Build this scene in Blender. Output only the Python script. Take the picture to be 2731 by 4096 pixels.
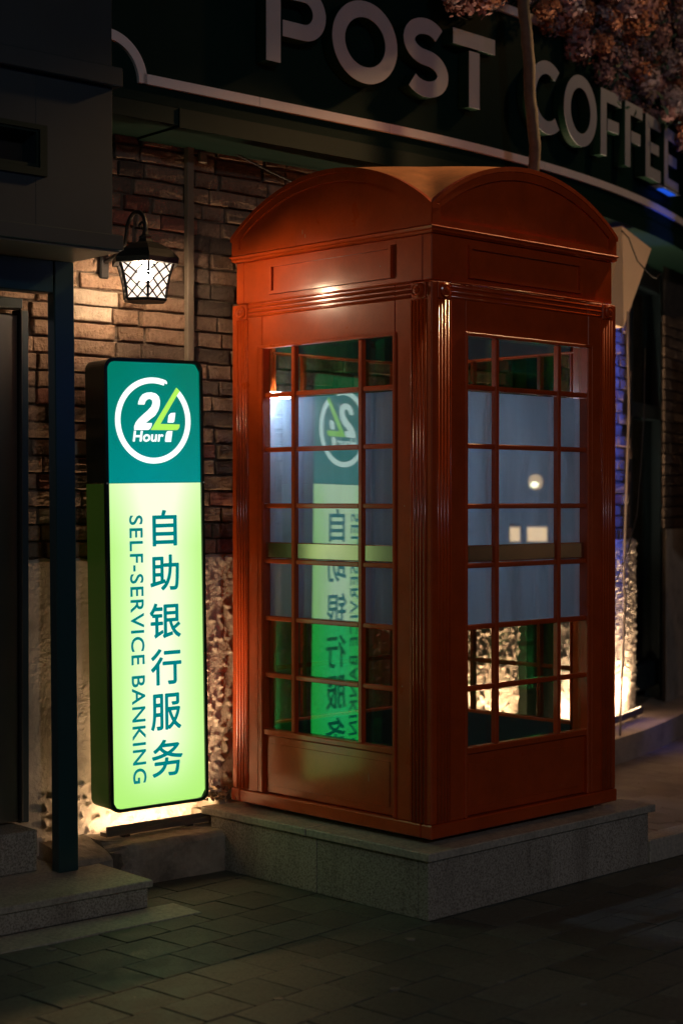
import bpy, math, random
from mathutils import Vector, noise, Matrix
random.seed(7)
for o in list(bpy.data.objects): bpy.data.objects.remove(o)
sc = bpy.context.scene
COL = sc.collection

# ------------------------------------------------------------------ camera
CZ = 1.33
cam_d = bpy.data.cameras.new('camera'); cam = bpy.data.objects.new('camera', cam_d); COL.objects.link(cam)
cam.location = (0, 0, CZ)
cam.rotation_euler = (math.radians(90) - math.atan(28/3748), 0, 0)
cam_d.sensor_fit = 'VERTICAL'; cam_d.sensor_height = 36; cam_d.sensor_width = 24
cam_d.lens = 57.37; cam_d.clip_start = .05; cam_d.clip_end = 400
cam_d.dof.use_dof = True; cam_d.dof.focus_distance = 5.55; cam_d.dof.aperture_fstop = 2.2
sc.camera = cam
# ------------------------------------------------------------------ world: a night sky, sun well below the horizon
w = bpy.data.worlds.new('World'); sc.world = w; w.use_nodes = True
nt = w.node_tree; bg = nt.nodes['Background']
sky = nt.nodes.new('ShaderNodeTexSky'); sky.sky_type = 'NISHITA'; sky.sun_disc = False
sky.sun_elevation = math.radians(-4); sky.sun_rotation = math.radians(200)
nt.links.new(sky.outputs[0], bg.inputs[0]); bg.inputs[1].default_value = 0.12
sc.view_settings.view_transform = 'Standard'; sc.view_settings.look = 'None'
sc.view_settings.exposure = 0; sc.view_settings.gamma = 1
sc.view_settings.use_curve_mapping = False
sc.render.engine = 'CYCLES'
sc.cycles.use_denoising = True
sc.cycles.sample_clamp_indirect = 3
sc.cycles.max_bounces = 9; sc.cycles.transparent_max_bounces = 24
sc.cycles.caustics_reflective = False; sc.cycles.caustics_refractive = False

# ------------------------------------------------------------------ materials
def lin(r, g, b):
    f = lambda c: (c/255/12.92) if c/255 <= .04045 else ((c/255+.055)/1.055)**2.4
    return (f(r), f(g), f(b), 1)
def c4(c): return tuple(c)+(1,) if len(c) == 3 else tuple(c)
MATS = {}
def mat(name, col, rough=.6, metal=0, var=.0, vscale=6, bump=0, bscale=40, spec=.5, rnd=0, coat=0, col2=None, c2scale=8, c2cut=.5, c2w=.1, rvar=0, stain=0, cior=1.8, crough=.15, bdist=.004, bump2=0, b2scale=4, b2dist=.01):
    m = bpy.data.materials.new(name); m.use_nodes = True; n = m.node_tree.nodes; l = m.node_tree.links
    p = n['Principled BSDF']
    p.inputs['Roughness'].default_value = rough; p.inputs['Metallic'].default_value = metal
    p.inputs['Specular IOR Level'].default_value = spec
    if coat: p.inputs['Coat Weight'].default_value = coat; p.inputs['Coat Roughness'].default_value = crough; p.inputs['Coat IOR'].default_value = cior
    tc = n.new('ShaderNodeTexCoord')
    src = tc.outputs['Object']
    rgb = n.new('ShaderNodeRGB'); rgb.outputs[0].default_value = c4(col); cur = rgb.outputs[0]
    if col2 is not None:
        nz = n.new('ShaderNodeTexNoise'); nz.inputs['Scale'].default_value = c2scale; nz.inputs['Detail'].default_value = 6; nz.inputs['Roughness'].default_value = .65
        l.new(src, nz.inputs['Vector'])
        mr = n.new('ShaderNodeMapRange'); mr.inputs[1].default_value = c2cut-c2w; mr.inputs[2].default_value = c2cut+c2w
        l.new(nz.outputs['Fac'], mr.inputs[0])
        mx = n.new('ShaderNodeMix'); mx.data_type = 'RGBA'; l.new(mr.outputs[0], mx.inputs[0]); l.new(cur, mx.inputs[6]); mx.inputs[7].default_value = c4(col2)
        cur = mx.outputs[2]
    if stain:
        mp = n.new('ShaderNodeMapping'); mp.inputs['Scale'].default_value = (6, 6, 1.1); l.new(src, mp.inputs[0])
        nz = n.new('ShaderNodeTexNoise'); nz.inputs['Scale'].default_value = 1.6; nz.inputs['Detail'].default_value = 7; nz.inputs['Roughness'].default_value = .65; l.new(mp.outputs[0], nz.inputs['Vector'])
        mr = n.new('ShaderNodeMapRange'); mr.inputs[1].default_value = .48; mr.inputs[2].default_value = .72; mr.inputs[4].default_value = stain; l.new(nz.outputs['Fac'], mr.inputs[0])
        mx = n.new('ShaderNodeMix'); mx.data_type = 'RGBA'; l.new(mr.outputs[0], mx.inputs[0]); l.new(cur, mx.inputs[6]); mx.inputs[7].default_value = (.09, .07, .05, 1); cur = mx.outputs[2]
    if var or rnd:
        add = None
        if var:
            nz = n.new('ShaderNodeTexNoise'); nz.inputs['Scale'].default_value = vscale; nz.inputs['Detail'].default_value = 8; nz.inputs['Roughness'].default_value = .7
            l.new(src, nz.inputs['Vector'])
            mr = n.new('ShaderNodeMapRange'); mr.inputs[1].default_value = .25; mr.inputs[2].default_value = .75; mr.inputs[3].default_value = 1-var; mr.inputs[4].default_value = 1+var
            l.new(nz.outputs['Fac'], mr.inputs[0]); add = mr.outputs[0]
        if rnd:
            oi = n.new('ShaderNodeObjectInfo')
            mr2 = n.new('ShaderNodeMapRange'); mr2.inputs[3].default_value = 1-rnd; mr2.inputs[4].default_value = 1+rnd
            l.new(oi.outputs['Random'], mr2.inputs[0])
            if add:
                mu = n.new('ShaderNodeMath'); mu.operation = 'MULTIPLY'; l.new(add, mu.inputs[0]); l.new(mr2.outputs[0], mu.inputs[1]); add = mu.outputs[0]
            else: add = mr2.outputs[0]
        vm = n.new('ShaderNodeVectorMath'); vm.operation = 'SCALE'; l.new(cur, vm.inputs[0]); l.new(add, vm.inputs['Scale']); cur = vm.outputs[0]
    l.new(cur, p.inputs['Base Color'])
    if rvar:
        nz = n.new('ShaderNodeTexNoise'); nz.inputs['Scale'].default_value = 9; nz.inputs['Detail'].default_value = 7
        l.new(src, nz.inputs['Vector'])
        mr = n.new('ShaderNodeMapRange'); mr.inputs[1].default_value = .3; mr.inputs[2].default_value = .7; mr.inputs[3].default_value = max(.03, rough-rvar); mr.inputs[4].default_value = rough+rvar
        l.new(nz.outputs['Fac'], mr.inputs[0]); l.new(mr.outputs[0], p.inputs['Roughness'])
    prev = None
    for (st, scl, dist) in ((bump2, b2scale, b2dist), (bump, bscale, bdist)):
        if st:
            nz = n.new('ShaderNodeTexNoise'); nz.inputs['Scale'].default_value = scl; nz.inputs['Detail'].default_value = 6
            l.new(src, nz.inputs['Vector'])
            b = n.new('ShaderNodeBump'); b.inputs['Strength'].default_value = st; b.inputs['Distance'].default_value = dist
            l.new(nz.outputs['Fac'], b.inputs['Height'])
            if prev: l.new(prev, b.inputs['Normal'])
            prev = b.outputs[0]
    if prev: l.new(prev, p.inputs['Normal'])
    MATS[name] = m
    return m
def emis(name, col, strength):
    m = bpy.data.materials.new(name); m.use_nodes = True; n = m.node_tree.nodes; l = m.node_tree.links
    n.clear(); e = n.new('ShaderNodeEmission'); o = n.new('ShaderNodeOutputMaterial')
    e.inputs[0].default_value = c4(col); e.inputs[1].default_value = strength; l.new(e.outputs[0], o.inputs[0])
    return m
def glassmat(name, refl, fac, tint=(1, 1, 1)):
    m = bpy.data.materials.new(name); m.use_nodes = True; n = m.node_tree.nodes; l = m.node_tree.links
    n.clear(); o = n.new('ShaderNodeOutputMaterial')
    t = n.new('ShaderNodeBsdfTransparent'); t.inputs[0].default_value = c4(tint)
    g = n.new('ShaderNodeBsdfGlossy'); g.inputs[0].default_value = c4(refl); g.inputs['Roughness'].default_value = .0
    lw = n.new('ShaderNodeLayerWeight'); lw.inputs[0].default_value = .5
    pw = n.new('ShaderNodeMath'); pw.operation = 'POWER'; pw.inputs[1].default_value = 4; l.new(lw.outputs['Facing'], pw.inputs[0])
    mr = n.new('ShaderNodeMapRange'); mr.inputs[3].default_value = fac; mr.inputs[4].default_value = 1
    l.new(pw.outputs[0], mr.inputs[0])
    mx = n.new('ShaderNodeMixShader'); l.new(mr.outputs[0], mx.inputs[0]); l.new(t.outputs[0], mx.inputs[1]); l.new(g.outputs[0], mx.inputs[2]); l.new(mx.outputs[0], o.inputs[0])
    return m

M_red = mat('red_gloss_paint', (.54, .068, .007), .38, var=.22, vscale=7, bump=.3, bscale=70, bdist=.0012, bump2=.25, b2scale=4, b2dist=.012, rvar=.12, coat=.48, spec=.22, col2=(.20, .10, .06), c2scale=34, c2cut=.74, c2w=.02)
M_kick = mat('red_gloss_panel_paint', (.54, .068, .007), .38, var=.22, vscale=7, bump=.3, bscale=70, bdist=.0012, bump2=.5, b2scale=4, b2dist=.012, rvar=.12, coat=.6, cior=1.8, crough=.17, spec=.22, col2=(.20, .10, .06), c2scale=34, c2cut=.74, c2w=.02)
M_roof = mat('lamplit_roof_paint', (.66, .28, .11), .42, var=.3, vscale=12, bump=.3, bscale=40, bdist=.002)  # amber base colour imitates warm lamp light on the red roof
M_chip = mat('bare_primer', (.55, .42, .32), .7)
M_inshade = mat('painted_inner_shade', (.030, .026, .022), .7, var=.3)  # near-black colour imitating the unlit inside of the booth
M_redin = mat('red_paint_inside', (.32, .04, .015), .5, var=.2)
M_brick = mat('old_brick', (.29, .19, .13), .85, var=.42, vscale=22, bump=.9, bscale=60, bdist=.007, rnd=.22, col2=(.15, .09, .06), c2scale=13, c2cut=.57, c2w=.07, bump2=.6, b2scale=16, b2dist=.014)
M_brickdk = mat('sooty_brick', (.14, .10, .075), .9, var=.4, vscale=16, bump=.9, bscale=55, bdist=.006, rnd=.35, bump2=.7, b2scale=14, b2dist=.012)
M_brickred = mat('reddish_brick', (.24, .10, .07), .85, var=.38, vscale=18, bump=.9, bscale=55, bdist=.006, rnd=.28, bump2=.7, b2scale=14, b2dist=.012)
M_brickpale = mat('pale_brick', (.46, .38, .30), .85, var=.3, vscale=18, bump=.9, bscale=55, bdist=.005, rnd=.2, col2=(.2, .14, .10), c2scale=9, c2cut=.62, c2w=.05, bump2=.6, b2scale=14, b2dist=.01)
M_mortar = mat('crumbling_mortar', (.14, .105, .08), .95, var=.5, vscale=20, bump=1, bscale=60, bdist=.008)
M_plaster = mat('rough_plaster', (.56, .47, .39), .75, var=.22, vscale=5, bump=.8, bscale=70, bdist=.004, col2=(.30, .24, .20), c2scale=6, c2cut=.60, c2w=.12)
M_cement = mat('weathered_cement', (.40, .34, .27), .9, var=.35, vscale=9, bump=.8, bscale=50, bdist=.005, col2=(.15, .125, .10), c2scale=5, c2cut=.55, c2w=.1)
M_granite = mat('speckled_granite', (.47, .44, .36), .75, var=.35, vscale=200, bump=.35, bscale=150, bdist=.002, col2=(.22, .195, .155), c2scale=150, c2cut=.53, c2w=.07, rnd=.08, stain=.5)
M_granslab = mat('granite_slab', (.50, .47, .38), .6, var=.3, vscale=110, bump=.2, bscale=90, bdist=.001, col2=(.32, .30, .25), c2scale=80, c2cut=.55, c2w=.12, rnd=.06, stain=.35)
M_tile = mat('grey_paving', (.090, .103, .086), .62, var=.35, vscale=7, bump=.6, bscale=110, bdist=.0025, rnd=.28, col2=(.055, .062, .052), c2scale=60, c2cut=.55, c2w=.1, rvar=.12)
M_tile2 = mat('terrace_paving', (.30, .26, .21), .7, var=.25, vscale=9, bump=.5, bscale=60, bdist=.002, rnd=.2)
M_grout = mat('paving_joint', (.022, .022, .020), .95, bump=.5)
M_ground = mat('street_asphalt', (.045, .045, .045), .9, var=.3, vscale=3, bump=.5, bscale=60)
M_green = mat('dark_green_panel', (.0040, .0210, .0175), .6, spec=.08, var=.2, vscale=2)
M_greenl = mat('green_trim_paint', (.005, .022, .017), .5, spec=.25, var=.2, vscale=3)
M_greyg = mat('grey_green_cladding', (.017, .038, .052), .5, var=.22, vscale=2, bump=.1, bscale=10)
M_post = mat('teal_powder_coat', (.014, .060, .066), .30, var=.12, vscale=4, bump=.08, bscale=30, bdist=.001)
M_letter = mat('grey_acrylic', (.42, .46, .53), .45, var=.05, vscale=8)
M_letside = mat('green_letter_side', (.006, .028, .016), .5, spec=.2)
M_strip = mat('white_trim', (.80, .76, .79), .5, var=.10, vscale=5)
M_conduit = mat('cream_trunking', (.20, .165, .125), .5, var=.15, vscale=8)
M_black = mat('black_iron', (.014, .014, .015), .45, bump=.3, bscale=80, bdist=.001)
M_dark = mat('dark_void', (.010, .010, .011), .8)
M_soffit = mat('olive_soffit', (.20, .19, .14), .35, var=.2, vscale=3)
M_steel = mat('brushed_steel', (.50, .50, .52), .28, metal=1, var=.12, vscale=2, bump=.1, bscale=90, bdist=.0005)
M_frame = mat('dark_window_frame', (.022, .042, .055), .4, var=.2, vscale=5)
M_house = mat('dark_green_housing', (.010, .035, .024), .3, var=.1)
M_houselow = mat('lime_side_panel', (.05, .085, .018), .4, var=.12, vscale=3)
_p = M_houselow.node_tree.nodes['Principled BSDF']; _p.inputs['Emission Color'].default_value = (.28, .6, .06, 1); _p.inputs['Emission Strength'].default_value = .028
M_bar = mat('brown_grey_aluminium', (.17, .145, .125), .45, metal=.3, var=.2, vscale=12)
M_rail = mat('satin_metal_band', (.60, .56, .42), .24, metal=1, var=.12, vscale=4)
M_beige = mat('cream_board', (.74, .54, .36), .6, var=.1, vscale=3)
M_cable = mat('beige_cable', (.62, .50, .42), .5)
M_stem = mat('brown_bark', (.10, .085, .07), .85, var=.4, vscale=20, bump=.8, bscale=30)
M_leaf = mat('blue_green_leaf', (.05, .105, .085), .5, rnd=.3, var=.2)
M_pinkfl = mat('dusty_pink_petal', (.34, .20, .22), .7, var=.35, vscale=30, rnd=.3)
M_orfl = mat('orange_petal', (.34, .14, .08), .7, var=.3, vscale=30, rnd=.3)
M_greyfl = mat('grey_mauve_petal', (.24, .20, .25), .7, var=.35, vscale=30, rnd=.3)
M_debris = mat('dry_leaf_litter', (.14, .09, .05), .9, var=.4, vscale=30)
M_film = None
M_glass = glassmat('clear_tinted_pane', (.03, .72, .30), .19)
M_glassf = glassmat('filmed_pane', (.70, .93, .85), .20)
M_glassw = glassmat('window_glass', (.6, .7, .75), .10, (.55, .6, .6))

def filmmat():
    m = bpy.data.materials.new('frosted_film'); m.use_nodes = True; n = m.node_tree.nodes; l = m.node_tree.links
    n.clear(); o = n.new('ShaderNodeOutputMaterial')
    t = n.new('ShaderNodeBsdfTransparent'); t.inputs[0].default_value = (.8, .9, 1, 1)
    tr = n.new('ShaderNodeBsdfTranslucent'); tr.inputs[0].default_value = (.80, .86, .90, 1)
    d = n.new('ShaderNodeBsdfDiffuse'); d.inputs[0].default_value = (.78, .84, .90, 1)
    a = n.new('ShaderNodeMixShader'); a.inputs[0].default_value = .5; l.new(tr.outputs[0], a.inputs[1]); l.new(d.outputs[0], a.inputs[2])
    tc = n.new('ShaderNodeTexCoord'); mp = n.new('ShaderNodeMapping'); mp.inputs['Scale'].default_value = (7, 7, .9); l.new(tc.outputs['Object'], mp.inputs[0])
    nz = n.new('ShaderNodeTexNoise'); nz.inputs['Scale'].default_value = 1.3; nz.inputs['Detail'].default_value = 3; l.new(mp.outputs[0], nz.inputs['Vector'])
    mr = n.new('ShaderNodeMapRange'); mr.inputs[1].default_value = .35; mr.inputs[2].default_value = .65; mr.inputs[3].default_value = .66; mr.inputs[4].default_value = .97; l.new(nz.outputs['Fac'], mr.inputs[0])
    b = n.new('ShaderNodeMixShader'); l.new(mr.outputs[0], b.inputs[0]); l.new(t.outputs[0], b.inputs[1]); l.new(a.outputs[0], b.inputs[2])
    l.new(b.outputs[0], o.inputs[0]); return m
M_film = filmmat()

# ------------------------------------------------------------------ geometry helpers
class MB:
    def __init__(s): s.v = []; s.f = []; s.fr = lambda a, b, z: Vector((a, b, z))
    def frame(s, f): s.fr = f; return s
    def pt(s, a, b, z): s.v.append(s.fr(a, b, z)); return len(s.v)-1
    def quad(s, p):
        i = [s.pt(*q) for q in p]; s.f.append(i); return s
    def box(s, a0, a1, b0, b1, z0, z1, bev=0):
        if bev <= 0:
            i = [s.pt(a, b, z) for z in (z0, z1) for b in (b0, b1) for a in (a0, a1)]
            for q in ((0, 2, 3, 1), (4, 5, 7, 6), (0, 1, 5, 4), (1, 3, 7, 5), (3, 2, 6, 7), (2, 0, 4, 6)): s.f.append([i[k] for k in q])
            return s
        A = (a0, a1); B = (b0, b1); Z = (z0, z1); idx = {}
        e = min(bev, abs(a1-a0)*.45, abs(b1-b0)*.45, abs(z1-z0)*.45)
        sg = lambda k: e if k == 0 else -e
        for i in (0, 1):
            for j in (0, 1):
                for k in (0, 1):
                    x, y, z = A[i], B[j], Z[k]; dx = sg(i)*(1 if a1 > a0 else -1); dy = sg(j)*(1 if b1 > b0 else -1); dz = sg(k)
                    idx[i, j, k, 0] = s.pt(x, y+dy, z+dz); idx[i, j, k, 1] = s.pt(x+dx, y, z+dz); idx[i, j, k, 2] = s.pt(x+dx, y+dy, z)
        for i in (0, 1): s.f.append([idx[i, j, k, 0] for j, k in ((0, 0), (1, 0), (1, 1), (0, 1))])
        for j in (0, 1): s.f.append([idx[i, j, k, 1] for i, k in ((0, 0), (1, 0), (1, 1), (0, 1))])
        for k in (0, 1): s.f.append([idx[i, j, k, 2] for i, j in ((0, 0), (1, 0), (1, 1), (0, 1))])
        for i in (0, 1):
            for j in (0, 1): s.f.append([idx[i, j, 0, 0], idx[i, j, 0, 1], idx[i, j, 1, 1], idx[i, j, 1, 0]])
        for i in (0, 1):
            for k in (0, 1): s.f.append([idx[i, 0, k, 0], idx[i, 0, k, 2], idx[i, 1, k, 2], idx[i, 1, k, 0]])
        for j in (0, 1):
            for k in (0, 1): s.f.append([idx[0, j, k, 1], idx[0, j, k, 2], idx[1, j, k, 2], idx[1, j, k, 1]])
        for i in (0, 1):
            for j in (0, 1):
                for k in (0, 1): s.f.append([idx[i, j, k, q] for q in (0, 1, 2)])
        return s
    def poly(s, pts, b0, b1):
        """pts in (a,z) ; extruded from b0 to b1"""
        n = len(pts); i0 = [s.pt(a, b0, z) for a, z in pts]; i1 = [s.pt(a, b1, z) for a, z in pts]
        s.f.append(list(reversed(i0))); s.f.append(i1)
        for k in range(n): s.f.append([i0[k], i0[(k+1) % n], i1[(k+1) % n], i1[k]])
        return s
    def band(s, outer, inner, b0, b1, closed=True):
        n = len(outer)
        o0 = [s.pt(a, b0, z) for a, z in outer]; o1 = [s.pt(a, b1, z) for a, z in outer]
        n0 = [s.pt(a, b0, z) for a, z in inner]; n1 = [s.pt(a, b1, z) for a, z in inner]
        rng = range(n if closed else n-1)
        for k in rng:
            q = (k+1) % n
            s.f += [[o1[k], o1[q], n1[q], n1[k]], [o0[k], n0[k], n0[q], o0[q]], [o0[k], o0[q], o1[q], o1[k]], [n0[k], n1[k], n1[q], n0[q]]]
        if not closed:
            for k in (0, n-1): s.f.append([o0[k], o1[k], n1[k], n0[k]])
        return s
    def grid(s, pts):
        """pts[i][j] world vectors"""
        base = len(s.v); n, m = len(pts), len(pts[0])
        for r in pts: s.v += r
        for i in range(n-1):
            for j in range(m-1):
                a = base+i*m+j; s.f.append([a, a+m, a+m+1, a+1])
        return s
    def tube(s, path, r, k=8, cap=True):
        """path: local (a,b,z)"""
        P = [s.fr(*p) for p in path]; rings = []
        rr = r if isinstance(r, (list, tuple)) else [r]*len(P)
        up = Vector((.13, .29, .95)).normalized()
        for i, p in enumerate(P):
            t = (P[min(i+1, len(P)-1)]-P[max(i-1, 0)]).normalized()
            x = t.cross(up)
            if x.length < .1: x = t.cross(Vector((1, 0, 0)))
            x.normalize(); y = t.cross(x).normalized(); up = x.cross(t).normalized()
            base = len(s.v)
            for q in range(k):
                a = 2*math.pi*q/k; s.v.append(p+(x*math.cos(a)+y*math.sin(a))*rr[i])
            rings.append(base)
        for i in range(len(P)-1):
            for q in range(k):
                s.f.append([rings[i]+q, rings[i]+(q+1) % k, rings[i+1]+(q+1) % k, rings[i+1]+q])
        if cap:
            s.f.append([rings[0]+q for q in range(k)][::-1]); s.f.append([rings[-1]+q for q in range(k)])
        return s
    def lathe(s, prof, k=24, c=(0, 0), rot=0):
        """prof [(r,z)]"""
        base = len(s.v)
        for r, z in prof:
            for q in range(k):
                a = rot+2*math.pi*q/k; s.v.append(s.fr(c[0]+r*math.cos(a), c[1]+r*math.sin(a), z))
        for i in range(len(prof)-1):
            for q in range(k): s.f.append([base+i*k+q, base+i*k+(q+1) % k, base+(i+1)*k+(q+1) % k, base+(i+1)*k+q])
        s.f.append([base+q for q in range(k)][::-1]); s.f.append([base+(len(prof)-1)*k+q for q in range(k)])
        return s

def mesh(name, mb, m, origin=Vector((0, 0, 0)), smooth=False, fix=True):
    me = bpy.data.meshes.new(name)
    me.from_pydata([tuple(v-origin) for v in mb.v], [], mb.f); me.materials.append(m)
    if fix:
        import bmesh
        b = bmesh.new(); b.from_mesh(me); bmesh.ops.recalc_face_normals(b, faces=b.faces); b.to_mesh(me); b.free()
    if smooth: me.polygons.foreach_set('use_smooth', [True]*len(me.polygons))
    me.update(); return me
def tag(o, label=None, cat=None, group=None, kind=None):
    if label: o['label'] = label
    if cat: o['category'] = cat
    if group: o['group'] = group
    if kind: o['kind'] = kind
    return o
def thing(name, label, cat, loc, group=None):
    o = bpy.data.objects.new(name, None); COL.objects.link(o); o.location = loc; o.empty_display_size = .1
    o['root'] = 1
    return tag(o, label, cat, group)
def root_loc(o):
    v = Vector((0, 0, 0))
    while o is not None: v += Vector(o.location); o = o.parent
    return v
def part(name, mb, m, parent=None, label=None, smooth=False, kind=None, fix=True):
    org = root_loc(parent)
    o = bpy.data.objects.new(name, mesh(name, mb, m, org, smooth, fix)); COL.objects.link(o); o.parent = parent
    return tag(o, label, kind=kind)
def single(name, mb, m, loc, label, cat, group=None, smooth=False, kind=None):
    loc = Vector(loc)
    o = bpy.data.objects.new(name, mesh(name, mb, m, loc, smooth)); COL.objects.link(o); o.location = loc
    return tag(o, label, cat, group, kind)

# ------------------------------------------------------------------ the wall line: straight, then bending away in an arc
H0 = math.radians(41); CH, SH = math.cos(H0), math.sin(H0)
D0, S0, RW = 4.95, 4.25, 6.14
def WP(s, out, z=0):
    if s <= S0: return Vector((-SH*D0+CH*s+SH*out, CH*D0+SH*s-CH*out, z))
    px, py = -SH*D0+CH*S0, CH*D0+SH*S0
    cx, cy = px-SH*RW, py+CH*RW; a = (s-S0)/RW
    return Vector((cx+math.sin(H0+a)*(RW+out), cy-math.cos(H0+a)*(RW+out), z))
def head(s): return H0 + (0 if s <= S0 else (s-S0)/RW)
def wallseg(mb, s0, s1, o0, o1, z0, z1, step=.12):
    """a box following the wall line"""
    n = max(1, int(math.ceil((s1-s0)/step))) if s1 > S0 else 1
    ss = [s0+(s1-s0)*i/n for i in range(n+1)]
    rings = []
    for s in ss:
        base = len(mb.v)
        mb.v += [WP(s, o0, z0), WP(s, o1, z0), WP(s, o1, z1), WP(s, o0, z1)]; rings.append(base)
    for i in range(n):
        for k in range(4): mb.f.append([rings[i]+k, rings[i]+(k+1) % 4, rings[i+1]+(k+1) % 4, rings[i+1]+k])
    mb.f.append([rings[0]+k for k in (3, 2, 1, 0)]); mb.f.append([rings[-1]+k for k in range(4)])
    return mb
# ================================================================== GROUND
g = MB(); g.box(-60, 60, -60, 60, -.5, -.03)
o = single('street_ground', g, M_ground, (0, 0, 0), 'dark street surface around the pavement', 'street', kind='structure')
# paving tiles
TH = math.radians(48); tx, ty = Vector((math.cos(TH), math.sin(TH), 0)), Vector((-math.sin(TH), math.cos(TH), 0))
TL, TW = .177, .180
pv = MB().frame(lambda a, b, z: tx*a+ty*b+Vector((0, 0, z)))
pv.box(-6, 12, -5, 9, -.028, -.010)
pav = bpy.data.objects.new('pavement', mesh('pavement', pv, M_grout)); COL.objects.link(pav); tag(pav, 'grey stone pavement in front of the phone booth', kind='structure')
def visible_ground(p):
    if p.y < 3.9: return False
    u = p.x/p.y*3748+784; y = 1148+CZ*3748/p.y
    return -90 < u < 1660 and y < 2440
tile_meshes = []
for k in range(6):
    t = MB(); r = random.Random(k); dz = [r.uniform(-.0012, .0012) for _ in range(4)]
    L, Wd = TL-.0035, TW-.0035
    t.box(-L/2, L/2, -Wd/2, Wd/2, -.02, 0, .0018)
    t.v = [Vector((v.x+r.uniform(-.0006, .0006), v.y+r.uniform(-.0006, .0006), v.z+(dz[(v.x > 0)*2+(v.y > 0)] if v.z > -.01 else 0))) for v in t.v]
    tile_meshes.append(mesh('paving_tile', t, M_tile))
def on_plinth(p, m=.0):
    # crude footprints of things standing on the pavement
    d = -(SH*p.x-CH*p.y)
    return d > 4.78 and p.x < 1.2
cells = []
for r in range(-28, 60):
    for q in range(-32, 70):
        c = tx*(q*TL+(TL/2 if r % 2 else 0)+.02) + ty*(r*TW+.06)
        if c.y < -1.5 or c.length > 11 or on_plinth(c): continue
        hid = (c-Vector((.275, 5.128, 0))); e1, e2 = hid.dot(Vector((.717, .697, 0))), hid.dot(Vector((-.697, .717, 0)))
        if e1 > .12 and e2 > .12: continue
        cells.append((0 if visible_ground(c) else 1, c.y, c))
cells.sort(key=lambda t: t[:2])
rest = MB()
for k, (vis, _, c) in enumerate(cells):
    if not vis and k < 298:
        o = bpy.data.objects.new('paving_tile', tile_meshes[random.randrange(6)]); COL.objects.link(o); o.parent = pav
        o.location = c + Vector((0, 0, random.uniform(-.001, .0008))); o.rotation_euler = (0, 0, TH + math.pi/2*random.randrange(0, 4, 2))
    else:
        rest.frame(lambda a, b, z, c=c: c+tx*a+ty*b+Vector((0, 0, z))).box(-TL/2+.003, TL/2-.003, -TW/2+.003, TW/2-.003, -.02, random.uniform(-.0015, .0005), .002)
print('visible tiles', sum(1 for t in cells if not t[0]))
part('distant_paving', rest, M_tile, pav, kind='stuff')
# pale trodden spots on the pavement
b = MB(); r = random.Random(21)
for k in range(26):
    c = Vector((r.uniform(-1.2, 1.6), r.uniform(4.1, 5.6), 0)); R_ = r.uniform(.004, .013)
    d = -(SH*c.x-CH*c.y)
    if d > 4.3 or (c-Vector((.275, 5.128, 0))).dot(Vector((.02, 1, 0))) > -.15: continue
    n_ = 9; base = len(b.v); rr = [R_*r.uniform(.6, 1.2) for _ in range(n_)]
    b.v += [c+Vector((rr[q]*math.cos(q*6.283/n_)*1.5, rr[q]*math.sin(q*6.283/n_), .0032)) for q in range(n_)]+[c+Vector((rr[q]*math.cos(q*6.283/n_)*1.5, rr[q]*math.sin(q*6.283/n_), -.002)) for q in range(n_)]
    b.f.append([base+q for q in range(n_)]); b.f += [[base+q, base+(q+1) % n_, base+n_+(q+1) % n_, base+n_+q] for q in range(n_)]
single('gum_spots', b, mat('trodden_gum', (.22, .21, .18), .8), (0, 4.8, 0), 'small pale gum spots scattered over the pavement', 'gum spots', kind='stuff')
# ================================================================== BRICK WALL
wall = thing('brick_wall', 'old brick wall with rough plastered base running behind the booth and the lit sign', 'wall', WP(3.4, 0, 0))
wl = root_loc(wall)
bed = MB(); wallseg(bed, 1.2, 6.93, -.22, -.014, .0, 3.2)
part('mortar_bed', bed, M_mortar, wall)
Z_PL = 1.125
# plaster base: real displaced relief
def plaster(name, s0, s1, step, z0=.1, z1=Z_PL, o=.018, amp=1.0, seed=0, fq=46, mask=lambda s, z: 1):
    n = int((s1-s0)/step); m = int((z1-z0)/step)
    G = []
    for i in range(n+1):
        s = s0+(s1-s0)*i/n; col = []
        for j in range(m+1):
            z = z0+(z1-z0)*j/m
            p = Vector((s*9+seed, z*9, seed*.3))
            base = noise.fractal(p*1.0, 1.0, 2.0, 3)*.003
            pit = noise.noise(Vector((s*fq, z*fq*.9, 5+seed)))+.5*noise.noise(Vector((s*fq*2.2, z*fq*2, 9+seed)))
            lump = max(0, pit-.20)*.030
            fine = noise.noise(Vector((s*150, z*150, 3)))*.0014
            mk = mask(s, z)
            edge = 0
            if j == m: edge = -.02
            zz = z + (noise.noise(Vector((s*22, 3, 1)))*.012 if j >= m-1 else 0)
            col.append(WP(s, o + (base+lump*amp+fine)*mk + edge, zz))
        G.append(col)
    b = MB(); b.grid(G)
    return part(name, b, M_plaster, wall, smooth=True)
def mask_left(s, z):
    low = 1-min(1, max(0, (z-.15)/.9))
    k = 1 if s > 3.3 else (.12 if (z > .34 or s < 2.91) else 1)
    return (.30+1.15*low)*k
plaster('plaster_base', 2.70, 3.80, .006, mask=mask_left, seed=1)
plaster('plaster_base', 3.80, 5.452, .0075, amp=1.0, seed=4, fq=56)
plaster('plaster_base', 5.728, 6.93, .0075, amp=1.0, seed=8, fq=56)
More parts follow.
